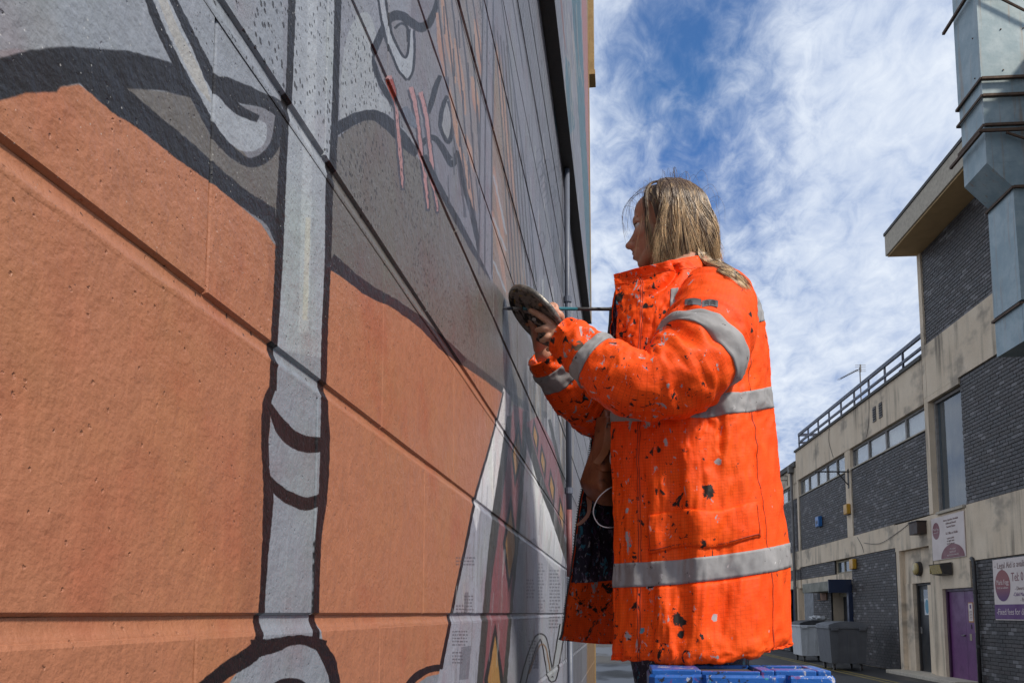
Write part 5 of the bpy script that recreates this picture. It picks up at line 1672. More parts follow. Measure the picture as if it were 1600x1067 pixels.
def jpatch(name, s0, s1, v0, v1, off, mat, parent, ns=60, nv=16, thick=0.004, puff=0.0, skew=None, sag=0.0):
    S, Vv = np.meshgrid(np.linspace(s0, s1, ns), np.linspace(v0, v1, nv))
    if skew is not None: Vv = Vv + skew(S)
    P, n = jacket_points(S, Vv)
    n = n * NSIGN
    a = np.linspace(0, 1, ns)[None, :]; b = np.linspace(0, 1, nv)[:, None]
    pf = off + puff * np.clip(np.sin(np.pi * a), 0, 1) ** 0.4 * np.clip(np.sin(np.pi * b), 0, 1) ** 0.4 + sag * (1 - b) ** 3 * b ** 0.3 * np.sin(np.pi * a) ** 0.3
    uv = np.stack([S * 0.105, Vv * 0.155], -1)
    return shell(name, P + n * pf[..., None], n, thick, mat, parent, uv)


jpatch('reflective_band', 0.0, 7.98, 1.85, 2.17, 0.0022, M_TAPE, jacket, 240, 10, 0.0022)
jpatch('reflective_band', 0.0, 7.98, 4.62, 5.18, 0.0022, M_TAPE, jacket, 240, 10, 0.0022)
jpatch('shoulder_band', 3.50, 3.86, 6.9, 9.5, 0.0022, M_TAPE, jacket, 10, 40, 0.0022)
jpatch('shoulder_band', 1.42, 1.62, 6.0, 8.6, 0.0022, M_TAPE, jacket, 10, 40, 0.0022)
jpatch('pocket', 1.02, 2.86, 0.30, 1.83, 0.002, M_HIVIS, jacket, 60, 40, 0.006, 0.010, None, 0.034)
jpatch('pocket_flap', 0.90, 2.90, 2.30, 2.80, 0.003, M_HIVIS, jacket, 60, 16, 0.006, 0.006, lambda S: 0.03 * np.sin(S * 5))
M_SEAM = worn('dark_orange_stitching', (0.42, 0.035, 0.004), (0.25, 0.02, 0.004), 0.7, 200, 0)
for s_, v0_, v1_ in ((0.70, 0.1, 10.2), (0.735, 0.1, 10.2), (0.95, 2.34, 2.78), (2.85, 2.34, 2.78), (3.09, 0.1, 6.0)): jpatch('seam', s_, s_ + 0.011, v0_, v1_, 0.0012 if s_ not in (0.95, 2.85) else 0.006, M_SEAM, jacket, 3, 90, 0.001)
for v_ in (0.16, 10.1): jpatch('seam', 0.02, 7.9, v_, v_ + 0.014, 0.0012, M_SEAM, jacket, 240, 3, 0.001)
jpatch('seam', 0.95, 2.86, 2.335, 2.350, 0.0062, M_SEAM, jacket, 60, 3, 0.001, 0.0, lambda S: 0.03 * np.sin(S * 5))
jpatch('collar_patch', 0.0, 0.42, 9.4, 11.0, 0.001, M_HIVIS_DIRTY, jacket, 20, 20, 0.002)

# lining: the inside of the far front panel shows, dark above, orange facing at the hem
LP = JPTS - JN * 0.007
k0 = int((Vg[:, 0] < 1.98).sum())
k1 = int((Vg[:, 0] < 10.6).sum())
grid_mesh('lining', LP[k0 - 1:k1], M_NAVYCLOTH, jacket, UVJ[k0 - 1:k1])
c0 = int((Sg[0] < 5.5).sum())
grid_mesh('facing', (JPTS - JN * 0.0068)[:k0, c0:], M_HIVIS_DIRTY, jacket, UVJ[:k0, c0:])
# zip teeth along the far front edge
M_ZIP = worn('dark_zip', (0.03, 0.028, 0.03), (0.12, 0.12, 0.13), 0.4, 90, 0)
edge = [Vector(JPTS[r, -1]) for r in range(4, 150)]
MB().tube(edge[::3], 0.0028, 5).build('zip_tape', M_ZIP, jacket)
mb = MB()
for p in catmull(edge[::6], 9): mb.box(p.x - 0.0055, p.x - 0.0005, p.y - 0.002, p.y + 0.002, p.z - 0.0012, p.z + 0.0012)
o = mb.build('zip_teeth', M_ZIP, jacket); o['kind'] = 'stuff'


# ---- sleeves
def sleeve(name, path, radii, seed, bands, dirty, fold_at):
    c = catmull([Vector(p) for p in path], 22)
    rr_ = [v.x for v in catmull([Vector((r, 0, 0)) for r in radii], 22)]
    C = np.array([tuple(p) for p in c]); Rr = np.array(rr_)
    n = len(C)
    T = np.gradient(C, axis=0); T /= np.linalg.norm(T, axis=1, keepdims=True)
    A = np.zeros_like(C)
    a = np.array([0.0, -1.0, 0.25]); a -= T[0] * (a @ T[0]); a /= np.linalg.norm(a)
    for i in range(n):
        a = a - T[i] * (a @ T[i]); a /= np.linalg.norm(a); A[i] = a
    B = np.cross(T, A)
    NT_ = 96
    th = np.linspace(0, 2 * np.pi, NT_, endpoint=False)
    L = np.cumsum(np.concatenate([[0], np.linalg.norm(np.diff(C, axis=0), axis=1)]))
    TH, LL = np.meshgrid(th, L)

    def surf(off):
        D = np.zeros_like(TH)
        cs, sn = np.cos(TH), np.sin(TH)
        f = np.zeros_like(TH)
        for i in range(TH.shape[0]):
            for j in range(NT_):
                f[i, j] = noise.fractal(Vector((cs[i, j] * 0.85, sn[i, j] * 0.85, LL[i, j] * 17 + seed)), 0.8, 2.0, 3)
        near_fold = np.exp(-((LL - fold_at * L[-1]) / 0.10) ** 2)
        ring = np.sin(LL * 95 + 2.2 * f + 1.4 * cs) * (0.35 + 0.65 * np.clip(sn * 0.6 + cs * 0.2, -1, 1))
        D = (0.35 - np.abs(f)) * (0.012 + 0.010 * near_fold) + ring * 0.0045 * near_fold + 0.0018 * np.sin(LL * 210 + 5 * f) * np.clip((LL / L[-1] - 0.9) / 0.1, 0, 1)
        R_ = Rr[:, None] + D
        return C[:, None, :] + (A[:, None, :] * cs[..., None] + B[:, None, :] * sn[..., None]) * (R_ + off)[..., None], D
    P, D = surf(0.0)
    uv = np.stack([TH * 0.085, LL], -1)
    # turned cuff
    Pin = C[-1] + (P[-1] - C[-1]) * 0.80
    P2 = np.concatenate([P, Pin[None] , (C[-1] + (P[-1] - C[-1]) * 0.78 - T[-1] * 0.03)[None]], 0)
    uv2 = np.concatenate([uv, uv[-1:], uv[-1:]], 0)
    o = grid_mesh(name, P2, dirty, jacket, uv2, closed=True)
    for (t0, t1) in bands:
        i0, i1 = int(t0 * (n - 1)), int(t1 * (n - 1))
        Q = C[i0:i1 + 1, None, :] + (P[i0:i1 + 1] - C[i0:i1 + 1, None, :]) * (1 + 0.0028 / Rr[i0:i1 + 1])[:, None, None]
        Q = np.concatenate([P[i0:i0 + 1] * 1.0, Q, P[i1:i1 + 1]], 0)
        grid_mesh('reflective_band', Q, M_TAPE, o, None, closed=True)
    return o, P, C


nsl, NSP, NSC = sleeve('sleeve', na, NEAR_R, 1.3, ((0.205, 0.265), (0.675, 0.745)), M_HIVIS, 0.45)
fsl, FSP, FSC = sleeve('sleeve', fa, FAR_R, 6.1, ((0.80, 0.90),), M_HIVIS_DIRTY, 0.45)
fsl['label'] = 'paint-caked far sleeve'

# trousers and boots
mb = MB()
for L in LEGS: mb.tube(catmull(L, 8), [v.x for v in catmull([Vector((0.098, 0, 0)), Vector((0.088, 0, 0)), Vector((0.082, 0, 0))], 8)], 20)
tr = mb.build('trousers', M_NAVYCLOTH, person, True)
M_BOOT = worn('dark_boot', (0.03, 0.024, 0.02), (0.10, 0.09, 0.08), 0.6, 20, 0.2)
for L in LEGS:
    x, y = L[-1].x, L[-1].y
    bm_ = MB()
    secs = [(-0.17, 0.030, 0.03), (-0.13, 0.045, 0.06), (-0.06, 0.046, 0.085), (0.0, 0.044, 0.12), (0.05, 0.042, 0.12), (0.075, 0.030, 0.08)]
    rings = []
    for dx, hw, hh in secs:
        rings += [(x + dx, y + math.cos(q) * hw, 0.945 + max(0.0, hh / 2 + math.sin(q) * hh / 2)) for q in [2 * math.pi * k / 12 for k in range(12)]]
    fs = [(i * 12 + k, i * 12 + (k + 1) % 12, i * 12 + 12 + (k + 1) % 12, i * 12 + 12 + k) for i in range(len(secs) - 1) for k in range(12)]
    bm_.add(rings, fs + [tuple(range(11, -1, -1)), tuple(range(len(rings) - 12, len(rings)))])
    bo = bm_.build('boot', M_BOOT, person, True)
    MB().box(x - 0.175, x + 0.08, y - 0.048, y + 0.048, 0.928, 0.944, bev=0.005).build('sole', M_IRON, bo)
# dark jumper between the jacket fronts
mb = MB()
mb.tube(catmull([NK + Vector((0.0, 0, -0.03)), NK + Vector((0.02, 0.0, -0.3)), NK + Vector((0.0, 0.0, -0.62)), NK + Vector((0.0, 0, -0.95))], 6), [v.x for v in catmull([Vector((r, 0, 0)) for r in (0.09, 0.15, 0.155, 0.16)], 6)], 24)
mb.build('dungarees', M_NAVYCLOTH, person, True)

def over(x, y, Y):
    """A point of a lock: at depth Y, or lying on the jacket where that is nearer."""
    d = ray(x, y).normalized()
    p = at(x, y, Y)
    for ob in (nsl, jacket):
        hit, loc, nor, _ = ob.ray_cast(EYE, d)
        if hit and (loc - EYE).length - 0.006 < (p - EYE).length: p = loc - d * 0.006 + Vector((0, 0, 0.002))
    return p


bpy.context.view_layer.update()
# locks that lie over the collar and down the back, and flyaways
for i in range(360):
    j = hr.uniform(-1, 1); e = hr.random() ** 2.0; q = hr.uniform(-1, 1)
    p0 = hp(-0.078 + 0.03 * j, 0.060 - 0.025 * abs(j) + 0.008 * q, 0.03 + 0.04 * hr.random())
    lk = noise.noise(Vector((j * 3, 1.1, 2.0)))
    pts = [p0, over(1106 + 14 * j, 374 + 3 * q, 2.345 + 0.02 * j), over(1105 + 15 * j + 3 * lk, 395, 2.325 + 0.03 * j), over(1114 + 14 * j + 4 * lk, 410 + 3 * q, 2.32 + 0.04 * j), over(1131 + 11 * j + 6 * e, 420 + 5 * q + 3 * e, 2.34)]
    if e > 0.2: pts.append(over(1147 + 8 * j + 10 * e, 430 + 6 * q + 8 * e, 2.36))
    if e > 0.45: pts.append(over(1160 + 6 * j + 12 * e, 442 + 6 * q + 12 * e, 2.38))
    strand(catmull(pts, 4), hr.uniform(0.0005, 0.0009), 0.2, 1.0)
for i in range(70):
    az = math.radians(hr.uniform(0, 360)); th = math.radians(hr.uniform(10, 80))
    p0 = hp(HC[0] + HRAD[0] * math.sin(th) * math.cos(az), HRAD[1] * math.sin(th) * math.sin(az), HC[2] + HRAD[2] * math.cos(th))
    d = (p0 - hp(*HC)).normalized() * hr.uniform(0.012, 0.03) + Vector((hr.uniform(-0.02, 0.03), 0, hr.uniform(-0.01, 0.015)))
    strand(catmull([p0, p0 + d * 0.7 + Vector((0, 0, 0.008)), p0 + d + Vector((0.005, 0, -0.03)), p0 + d * 0.9 + Vector((0.01, 0, -0.08))], 4), 0.00035, 0.0, 0.5)
# fine strands swept forward across the brow
for i in range(9):
    e = hr.random()
    pts = [hp(0.02 + 0.03 * e, 0.03 * hr.uniform(-1, 1), 0.125), hp(0.085, 0.03 + 0.02 * e, 0.085), hp(0.095 + 0.03 * e, 0.035 + 0.01 * e, 0.035), hp(0.090 + 0.02 * hr.random(), 0.045, -0.03 - 0.03 * e)]
    strand(catmull(pts, 4), 0.00035, 0.1, 0.6)
me = bpy.data.meshes.new('hair')
me.from_pydata(hair_v, [], hair_f)
a = me.attributes.new('along', 'FLOAT', 'POINT'); a.data.foreach_set('value', hair_a)
me.polygons.foreach_set('use_smooth', [True] * len(me.polygons))
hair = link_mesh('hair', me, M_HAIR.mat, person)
# scalp cover so no skin shows between the strands
bm = bmesh.new()
R3 = Matrix(((H_F.x, H_S.x, H_U.x), (H_F.y, H_S.y, H_U.y), (H_F.z, H_S.z, H_U.z)))
bmesh.ops.create_uvsphere(bm, u_segments=40, v_segments=28, radius=1, matrix=Matrix.Translation(hp(*HC)) @ R3.to_4x4() @ Matrix.Diagonal((0.102 * HS, 0.083 * HS, 0.0915 * HS, 1)))
kill = []
for v in bm.verts:
    d = R3.transposed() @ (v.co - hp(*HC))
    if (d.x > 0.030 and d.z < 0.060) or d.z < -0.07 or (d.x > -0.01 and d.z < 0.0): kill.append(v)
bmesh.ops.delete(bm, geom=kill, context='VERTS')
m = bpy.data.meshes.new('scalp_hair'); bm.to_mesh(m); bm.free()
m.polygons.foreach_set('use_smooth', [True] * len(m.polygons))
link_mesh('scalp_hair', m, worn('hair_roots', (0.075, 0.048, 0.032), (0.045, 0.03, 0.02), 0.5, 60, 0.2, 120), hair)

# sleeve badge: grey care patch above the upper band
i0 = int(0.145 * (len(NSC) - 1)); i1 = int(0.18 * (len(NSC) - 1))


def sleeve_patch(name, px0, px1, py0, py1, mat, parent, lift=0.003):
    """A small patch sewn on the near sleeve, laid on its surface where the photograph shows it."""
    dgx = bpy.context.evaluated_depsgraph_get()
    nx, ny = 14, 6
    pts = []
    for j in range(ny):
        for i in range(nx):
            x = px0 + (px1 - px0) * i / (nx - 1); y = py0 + (py1 - py0) * j / (ny - 1) + 6 * math.sin(i / (nx - 1) * math.pi) * -0.4
            d = ray(x, y).normalized()
            best = None
            for ob in (nsl, jacket):
                hit, loc, nor, _ = ob.ray_cast(EYE, d)
                if hit and (best is None or (loc - EYE).length < best[0]): best = ((loc - EYE).length, loc, nor)
            pts.append((best[1] - d * lift) if best else at(x, y, 2.1))
    fs = [(j * nx + i, j * nx + i + 1, (j + 1) * nx + i + 1, (j + 1) * nx + i) for j in range(ny - 1) for i in range(nx - 1)]
    return MB().add(pts, fs).build(name, mat, parent, True)


bpy.context.view_layer.update()
M_BADGE = worn('grey_badge', (0.10, 0.10, 0.11), (0.15, 0.15, 0.16), 0.6, 30, 0.1)
M_BADGE2 = worn('badge_print', (0.03, 0.03, 0.035), (0.04, 0.04, 0.045), 0.6, 30, 0.1)
sleeve_patch('badge', 1070, 1096, 468, 478, M_BADGE, nsl)
bb = sleeve_patch('badge', 1097, 1122, 470, 480, M_BADGE, nsl)
for a, b in ((1074, 1082), (1101, 1108), (1110, 1118)): sleeve_patch('emblem', a, b, 471, 477, M_BADGE2, nsl, 0.0045)

# ================================================================== things she holds and wears
# palette: a paint-caked round lid seen from below
PC = at(836, 497, 2.135)
ax1 = (at(884, 541, 2.135) - at(794, 464, 2.135)).normalized()
_v = (PC - EYE).normalized()
ax2 = _v.cross(ax1).normalized()
if ax2.z < 0: ax2 = -ax2
ca = math.acos(0.47)
pn = (_v * math.cos(ca) + ax2 * math.sin(ca)).normalized()         # upper side looks away and up
pside = pn.cross(ax1).normalized()


def palette_mat():
    t = NT('paint_caked_lid')
    p = t.coord('Position')
    c = t.mix(t.ramp(t.noise(p, 38, 4, 0.6, 0.5), 0.42, 0.52), (0.022, 0.019, 0.018), (0.28, 0.235, 0.215))
    c = t.mix(t.ramp(t.noise(t.mapping(p, loc=(3, 1, 2)), 55, 4, 0.6, 0.5), 0.58, 0.64), c, (0.10, 0.075, 0.06))
    c = t.mix(t.ramp(t.noise(t.mapping(p, loc=(7, 5, 2), scale=(1, 1, 2)), 45, 3, 0.6, 0.5), 0.66, 0.70), c, (0.42, 0.30, 0.04))
    c = t.mix(t.ramp(t.noise(t.mapping(p, loc=(1, 9, 4)), 70, 3, 0.6, 0.5), 0.67, 0.70), c, (0.5, 0.5, 0.52))
    t.bump(t.noise(p, 80, 4), 0.6, 0.004)
    return t.out(c, 0.38, spec=0.5)


M_PAL = palette_mat()
pal = empty('paint_palette', PC, 0, 'round paint-caked lid used as a palette, held in the left hand', 'palette')
PR = 0.0935


def pdisc(name, prof, mat):
    N = 56
    vs, fs = [], []
    for r, h in prof:
        for k in range(N):
            q = 2 * math.pi * k / N
            vs.append((ax1 * math.cos(q) + pside * math.sin(q)) * r + pn * h)
    for i in range(len(prof) - 1):
        for k in range(N):
            k2 = (k + 1) % N
            fs.append((i * N + k, i * N + k2, i * N + N + k2, i * N + N + k))
    return MB().add(vs, fs).build(name, mat, pal, True)


pdisc('plate', [(0.0005, 0.004), (PR - 0.014, 0.004), (PR - 0.012, 0.0), (PR - 0.004, 0.0), (PR - 0.003, 0.010), (PR - 0.010, 0.011), (PR - 0.012, 0.007), (0.0005, 0.007)], M_PAL)
pdisc('rim', [(PR - 0.0035, -0.001), (PR, 0.002), (PR + 0.001, 0.009), (PR - 0.002, 0.0125), (PR - 0.0055, 0.010), (PR - 0.0035, -0.001)], worn('rim_metal', (0.10, 0.09, 0.08), (0.35, 0.33, 0.30), 0.4, 60, 0.3, metal=0.5))
rq = random.Random(4)
for k in range(9):
    q = rq.uniform(0, 6.28); r = rq.uniform(0.01, 0.075)
    c = (ax1 * math.cos(q) + pside * math.sin(q)) * r + pn * 0.010
    bm = bmesh.new(); bmesh.ops.create_icosphere(bm, subdivisions=2, radius=1, matrix=Matrix.Translation(c) @ Matrix.Diagonal((0.014, 0.012, 0.005, 1)))
    m = bpy.data.meshes.new('paint_blob'); bm.to_mesh(m); bm.free()
    link_mesh('paint_blob', m, worn('wet_paint', rq.choice([(0.3, 0.3, 0.3), (0.02, 0.02, 0.02), (0.5, 0.2, 0.1), (0.6, 0.6, 0.6)]), None, 0.25, 5, 0), pal)

# brush
bt = empty('paint_brush', BR_TIP, 0, 'long thin paint brush held level against the wall', 'paint brush')
B0 = Vector(BR_TIP)
L_ = (BR_END - BR_TIP).length
M_HANDLE = worn('dark_brush_handle', (0.025, 0.025, 0.028), (0.06, 0.055, 0.05), 0.45, 50, 0.2)
M_TEALH = worn('teal_brush_paint', (0.03, 0.16, 0.20), (0.02, 0.08, 0.10), 0.4, 80, 0.1)
MB().tube([bdir * 0.0, bdir * 0.008, bdir * 0.020, bdir * 0.030], [0.001, 0.0035, 0.0045, 0.004], 8).build('bristles', worn('wet_bristles', (0.05, 0.055, 0.07), (0.02, 0.02, 0.025), 0.4, 120, 0.5, 300), bt, True)
MB().tube([bdir * 0.0302, bdir * 0.06], [0.0043, 0.0040], 10).build('ferrule', M_GREYPIPE, bt, True)
MB().tube([bdir * 0.0602, bdir * L_ * 0.42, bdir * L_ * 0.66], [0.0038, 0.0048, 0.0045], 10).build('handle', M_TEALH, bt, True)
MB().tube([bdir * (L_ * 0.66 + 0.0003), bdir * (L_ - 0.006), bdir * L_], [0.0046, 0.0048, 0.0036], 10).build('handle_end', M_HANDLE, bt, True)

# leather pouch on her belt
def leather():
    t = NT('brown_leather')
    p = t.coord('Position')
    c = t.mix(t.ramp(t.noise(p, 12, 5, 0.6), 0.35, 0.7), (0.24, 0.080, 0.034), (0.36, 0.135, 0.06))
    c = t.mix(t.ramp(t.noise(p, 30, 4), 0.55, 0.75), c, (0.10, 0.038, 0.022))
    t.bump(t.noise(p, 120, 4), 0.35, 0.003)
    return t.out(c, 0.42, spec=0.5)


M_LEATHER = leather()
po = empty('leather_pouch', at(935, 740, 2.40), 0, 'worn brown leather tool pouch hanging from the belt between the jacket fronts', 'pouch')
PI_ = Matrix.Translation(-Vector(po.location))


def sheet(name, rows, thick, mat, parent, inv, n=7):
    """A stiff sheet through rows of points, with thickness towards the back."""
    P = np.array([[tuple(p) for p in r] for r in rows])
    nr, nc = P.shape[:2]
    S, Vv = np.meshgrid(np.linspace(0, nc - 1, nc * n), np.linspace(0, nr - 1, nr * n))
    Q = bicubic(P, S, Vv)
    N = normals(Q)
    if N[..., 1].mean() > 0: N = -N
    o = shell(name, Q, N, thick, mat, parent)
    if inv is not None: o.matrix_parent_inverse = inv
    return o


sheet('bag', [[at(935, 640, 2.39), at(948, 640, 2.37), at(966, 642, 2.39)], [at(927, 690, 2.37), at(945, 690, 2.33), at(968, 692, 2.37)], [at(910, 740, 2.37), at(938, 742, 2.31), at(968, 742, 2.36)],
              [at(907, 757, 2.38), at(938, 765, 2.305), at(968, 766, 2.36)], [at(920, 778, 2.40), at(940, 789, 2.37), at(968, 790, 2.40)]], 0.03, M_LEATHER, po, PI_)
sheet('flap', [[at(932, 652, 2.375), at(950, 650, 2.345), at(966, 652, 2.37)], [at(926, 700, 2.355), at(944, 702, 2.318), at(966, 702, 2.355)], [at(922, 728, 2.352), at(942, 736, 2.302), at(966, 734, 2.345)]], 0.004, M_LEATHER, po, PI_)
sheet('strap', [[at(946, 665, 2.33), at(960, 665, 2.335)], [at(941, 700, 2.30), at(953, 702, 2.305)], [at(927, 722, 2.29), at(937, 727, 2.295)]], 0.004, worn('tan_leather', (0.42, 0.17, 0.07), (0.26, 0.10, 0.045), 0.45, 20, 0.2, 120), po, PI_)
sheet('strap', [[at(916, 775, 2.40), at(926, 775, 2.40)], [at(917, 800, 2.39), at(922, 803, 2.39)], [at(905, 815, 2.385), at(910, 818, 2.385)], [at(899, 818, 2.385), at(900, 821, 2.385)]], 0.003, M_LEATHER, po, PI_)
bk = MB().tube([at(948, 668, 2.325), at(949, 661, 2.325), at(958, 660, 2.325), at(960, 667, 2.33)], 0.0022, 6).build('buckle', M_GREYPIPE, po, True); bk.matrix_parent_inverse = PI_
# white earphone cable
mb = MB()
mb.tube(catmull([at(962, 690, 2.30), at(955, 705, 2.26), at(954, 722, 2.26), at(962, 736, 2.30)], 8), 0.0016, 6)
mb.tube(catmull([at(966, 758, 2.30), at(950, 764, 2.25), at(934, 779, 2.235), at(927, 800, 2.24), at(935, 818, 2.245), at(950, 824, 2.25), at(966, 822, 2.30)], 8), 0.0016, 6)
tag(mb.build('earphone_cable', worn('white_cable', (0.62, 0.60, 0.60), (0.5, 0.48, 0.48), 0.4, 20, 0), None, True), 'thin white earphone cable looping out of the open jacket', 'cable')

# ================================================================== the stepladder
def scuffed_blue():
    t = NT('scuffed_blue_plastic')
    p = t.coord('Position')
    c = t.mix(t.ramp(t.noise(p, 9, 4), 0.35, 0.7), (0.008, 0.085, 0.36), (0.014, 0.12, 0.46))
    for sc, thr, loc, col, st in ((30, 0.60, (1, 2, 3), (0.50, 0.50, 0.56), (1, 1, 0.45)), (22, 0.62, (4, 8, 2), (0.05, 0.30, 0.36), (1, 1, 0.7)), (34, 0.595, (2, 5, 9), (0.13, 0.05, 0.22), (1, 1, 0.8)), (60, 0.61, (6, 1, 1), (0.02, 0.02, 0.03), (1, 1, 1)), (90, 0.655, (3, 3, 8), (0.6, 0.6, 0.62), (1, 1, 1))):
        c = t.mix(t.ramp(t.noise(t.mapping(p, loc=loc, scale=st), sc, 5, 0.62, 0.6), thr, thr + 0.03), c, col)
    s = t.n.new('ShaderNodeSeparateXYZ'); t.l.new(t.n.new('ShaderNodeNewGeometry').outputs['Normal'], s.inputs[0])
    t.bump(t.noise(p, 60, 4), 0.3, 0.004)
    return t.out(c, 0.4, spec=0.5)


M_BLUE = scuffed_blue()
M_ALU = worn('scratched_aluminium', (0.42, 0.43, 0.45), (0.25, 0.25, 0.26), 0.4, 14, 0.1, metal=0.7)
LX0, LX1, LY0, LY1, LZ = 0.052, 0.444, 1.955, 2.175, 1.367
ld = empty('stepladder', ((LX0 + LX1) / 2, 2.25, 0), 0, 'stepladder with a scuffed blue plastic tool-tray top, in front of the person', 'stepladder')
LI = Matrix.Translation(-Vector(ld.location))


def lpart(mb, name, mat, smooth=False, parent=None):
    o = mb.build(name, mat, parent or ld, smooth)
    if parent is None: o.matrix_parent_inverse = LI
    return o


# moulded top with upright grooves on its front and hollows in its upper side
def cap_outline(ins=0.0):
    x0, x1, y0, y1 = LX0 + ins, LX1 - ins, LY0 + ins, LY1 - ins
    g1, g2 = 0.158, 0.335
    pts = [(x0, y0 + 0.012), (x0 + 0.012, y0)]
    for g, w, dp_ in ((g1, 0.012, 0.016), (g2, 0.012, 0.016)):
        pts += [(g - w - 0.004, y0), (g - w + 0.004, y0 + dp_), (g + w - 0.004, y0 + dp_), (g + w + 0.004, y0)]
    pts += [(x1 - 0.012, y0), (x1, y0 + 0.012), (x1, y1 - 0.02), (x1 - 0.02, y1), (x0 + 0.02, y1), (x0, y1 - 0.02)]
    return pts


o_ = cap_outline(); i_ = cap_outline(0.004)
n = len(o_)
cap = MB()
vs = [(x, y, LZ - 0.10) for x, y in o_] + [(x, y, LZ - 0.006) for x, y in o_] + [(x, y, LZ) for x, y in i_]
fs = [tuple(range(n - 1, -1, -1))] + [(r * n + k, r * n + (k + 1) % n, r * n + n + (k + 1) % n, r * n + n + k) for r in (0, 1) for k in range(n)]
cap.add(vs, fs)
capo = lpart(cap, 'tray_top', M_BLUE)
# raised land around hollows, built as ribs so that the pockets are real
tb = MB()
zt = LZ + 0.010
XS = [LX0 + 0.006, 0.185, 0.29, LX1 - 0.006]
tb.box(XS[0], XS[1] - 0.02, LY0 + 0.02, LY1 - 0.006, LZ - 0.004, zt, bev=0.003)
tb.box(XS[1] - 0.019, XS[2], LY1 - 0.02, LY1 - 0.006, LZ - 0.004, zt, bev=0.002)
tb.box(XS[1] - 0.019, XS[2], LY0 + 0.02, LY0 + 0.036, LZ - 0.004, zt - 0.003, bev=0.002)
tb.box(XS[2] + 0.001, XS[2] + 0.03, LY0 + 0.02, LY1 - 0.006, LZ - 0.004, zt, bev=0.003)
tb.box(XS[2] + 0.031, XS[3] - 0.03, LY1 - 0.04, LY1 - 0.006, LZ - 0.004, zt, bev=0.002)
tb.box(XS[2] + 0.031, XS[3] - 0.03, LY0 + 0.02, LY0 + 0.09, LZ - 0.004, zt, bev=0.003)
tb.box(XS[3] - 0.029, XS[3], LY0 + 0.02, LY1 - 0.006, LZ - 0.004, zt, bev=0.003)
lpart(tb, 'tray_rib', M_BLUE)
lpart(MB().box(XS[2] + 0.032, XS[3] - 0.031, LY0 + 0.091, LY1 - 0.041, LZ - 0.003, LZ + 0.002), 'tray_hole', M_DARK)
lpart(MB().box(XS[1] - 0.018, XS[2] - 0.001, LY0 + 0.037, LY1 - 0.021, LZ - 0.003, LZ + 0.0015), 'tray_floor', worn('paint_sludge', (0.10, 0.085, 0.07), (0.03, 0.03, 0.10), 0.5, 30, 0.4))
for sx in (LX0 + 0.035, LX1 - 0.035):
    # front rail runs under the standing platform, rear rail towards the camera
    m = MB().hexa([(sx - 0.035, 2.86, 0.0), (sx + 0.035, 2.86, 0.0), (sx + 0.035, 2.90, 0.0), (sx - 0.035, 2.90, 0.0), (sx - 0.03, 2.55, 0.90), (sx + 0.03, 2.55, 0.90), (sx + 0.03, 2.59, 0.90), (sx - 0.03, 2.59, 0.90)])
    lpart(m, 'rail', M_ALU)
    m = MB().hexa([(sx - 0.03, 1.62, 0.0), (sx + 0.03, 1.62, 0.0), (sx + 0.03, 1.66, 0.0), (sx - 0.03, 1.66, 0.0), (sx - 0.025, 2.04, LZ - 0.102), (sx + 0.025, 2.04, LZ - 0.102), (sx + 0.025, 2.08, LZ - 0.102), (sx - 0.025, 2.08, LZ - 0.102)])
    lpart(m, 'rail', M_ALU)
    lpart(MB().box(sx - 0.042, sx + 0.042, 2.845, 2.915, -0.0, 0.045, bev=0.004), 'foot', M_IRON)
    lpart(MB().box(sx - 0.04, sx + 0.04, 1.605, 1.675, -0.0, 0.045, bev=0.004), 'foot', M_IRON)
lpart(MB().box(LX0 - 0.01, LX1 - 0.0, 2.20, 2.60, 0.895, 0.927, bev=0.004), 'platform', M_ALU)
for z in (0.22, 0.45, 0.68):
    y = 2.90 - 0.34 * z / 0.9
    lpart(MB().box(LX0 + 0.07, LX1 - 0.07, y - 0.075, y + 0.005, z - 0.02, z), 'step', M_ALU)
lpart(MB().box(LX0 + 0.065, LX1 - 0.065, 1.705, 1.725, 0.25, 0.29), 'stay', M_ALU)
for sx in (LX0 + 0.035, LX1 - 0.035): lpart(MB().tube([(sx, 1.93, 0.905), (sx, 2.21, 0.905)], 0.012, 8), 'stay', M_ALU)

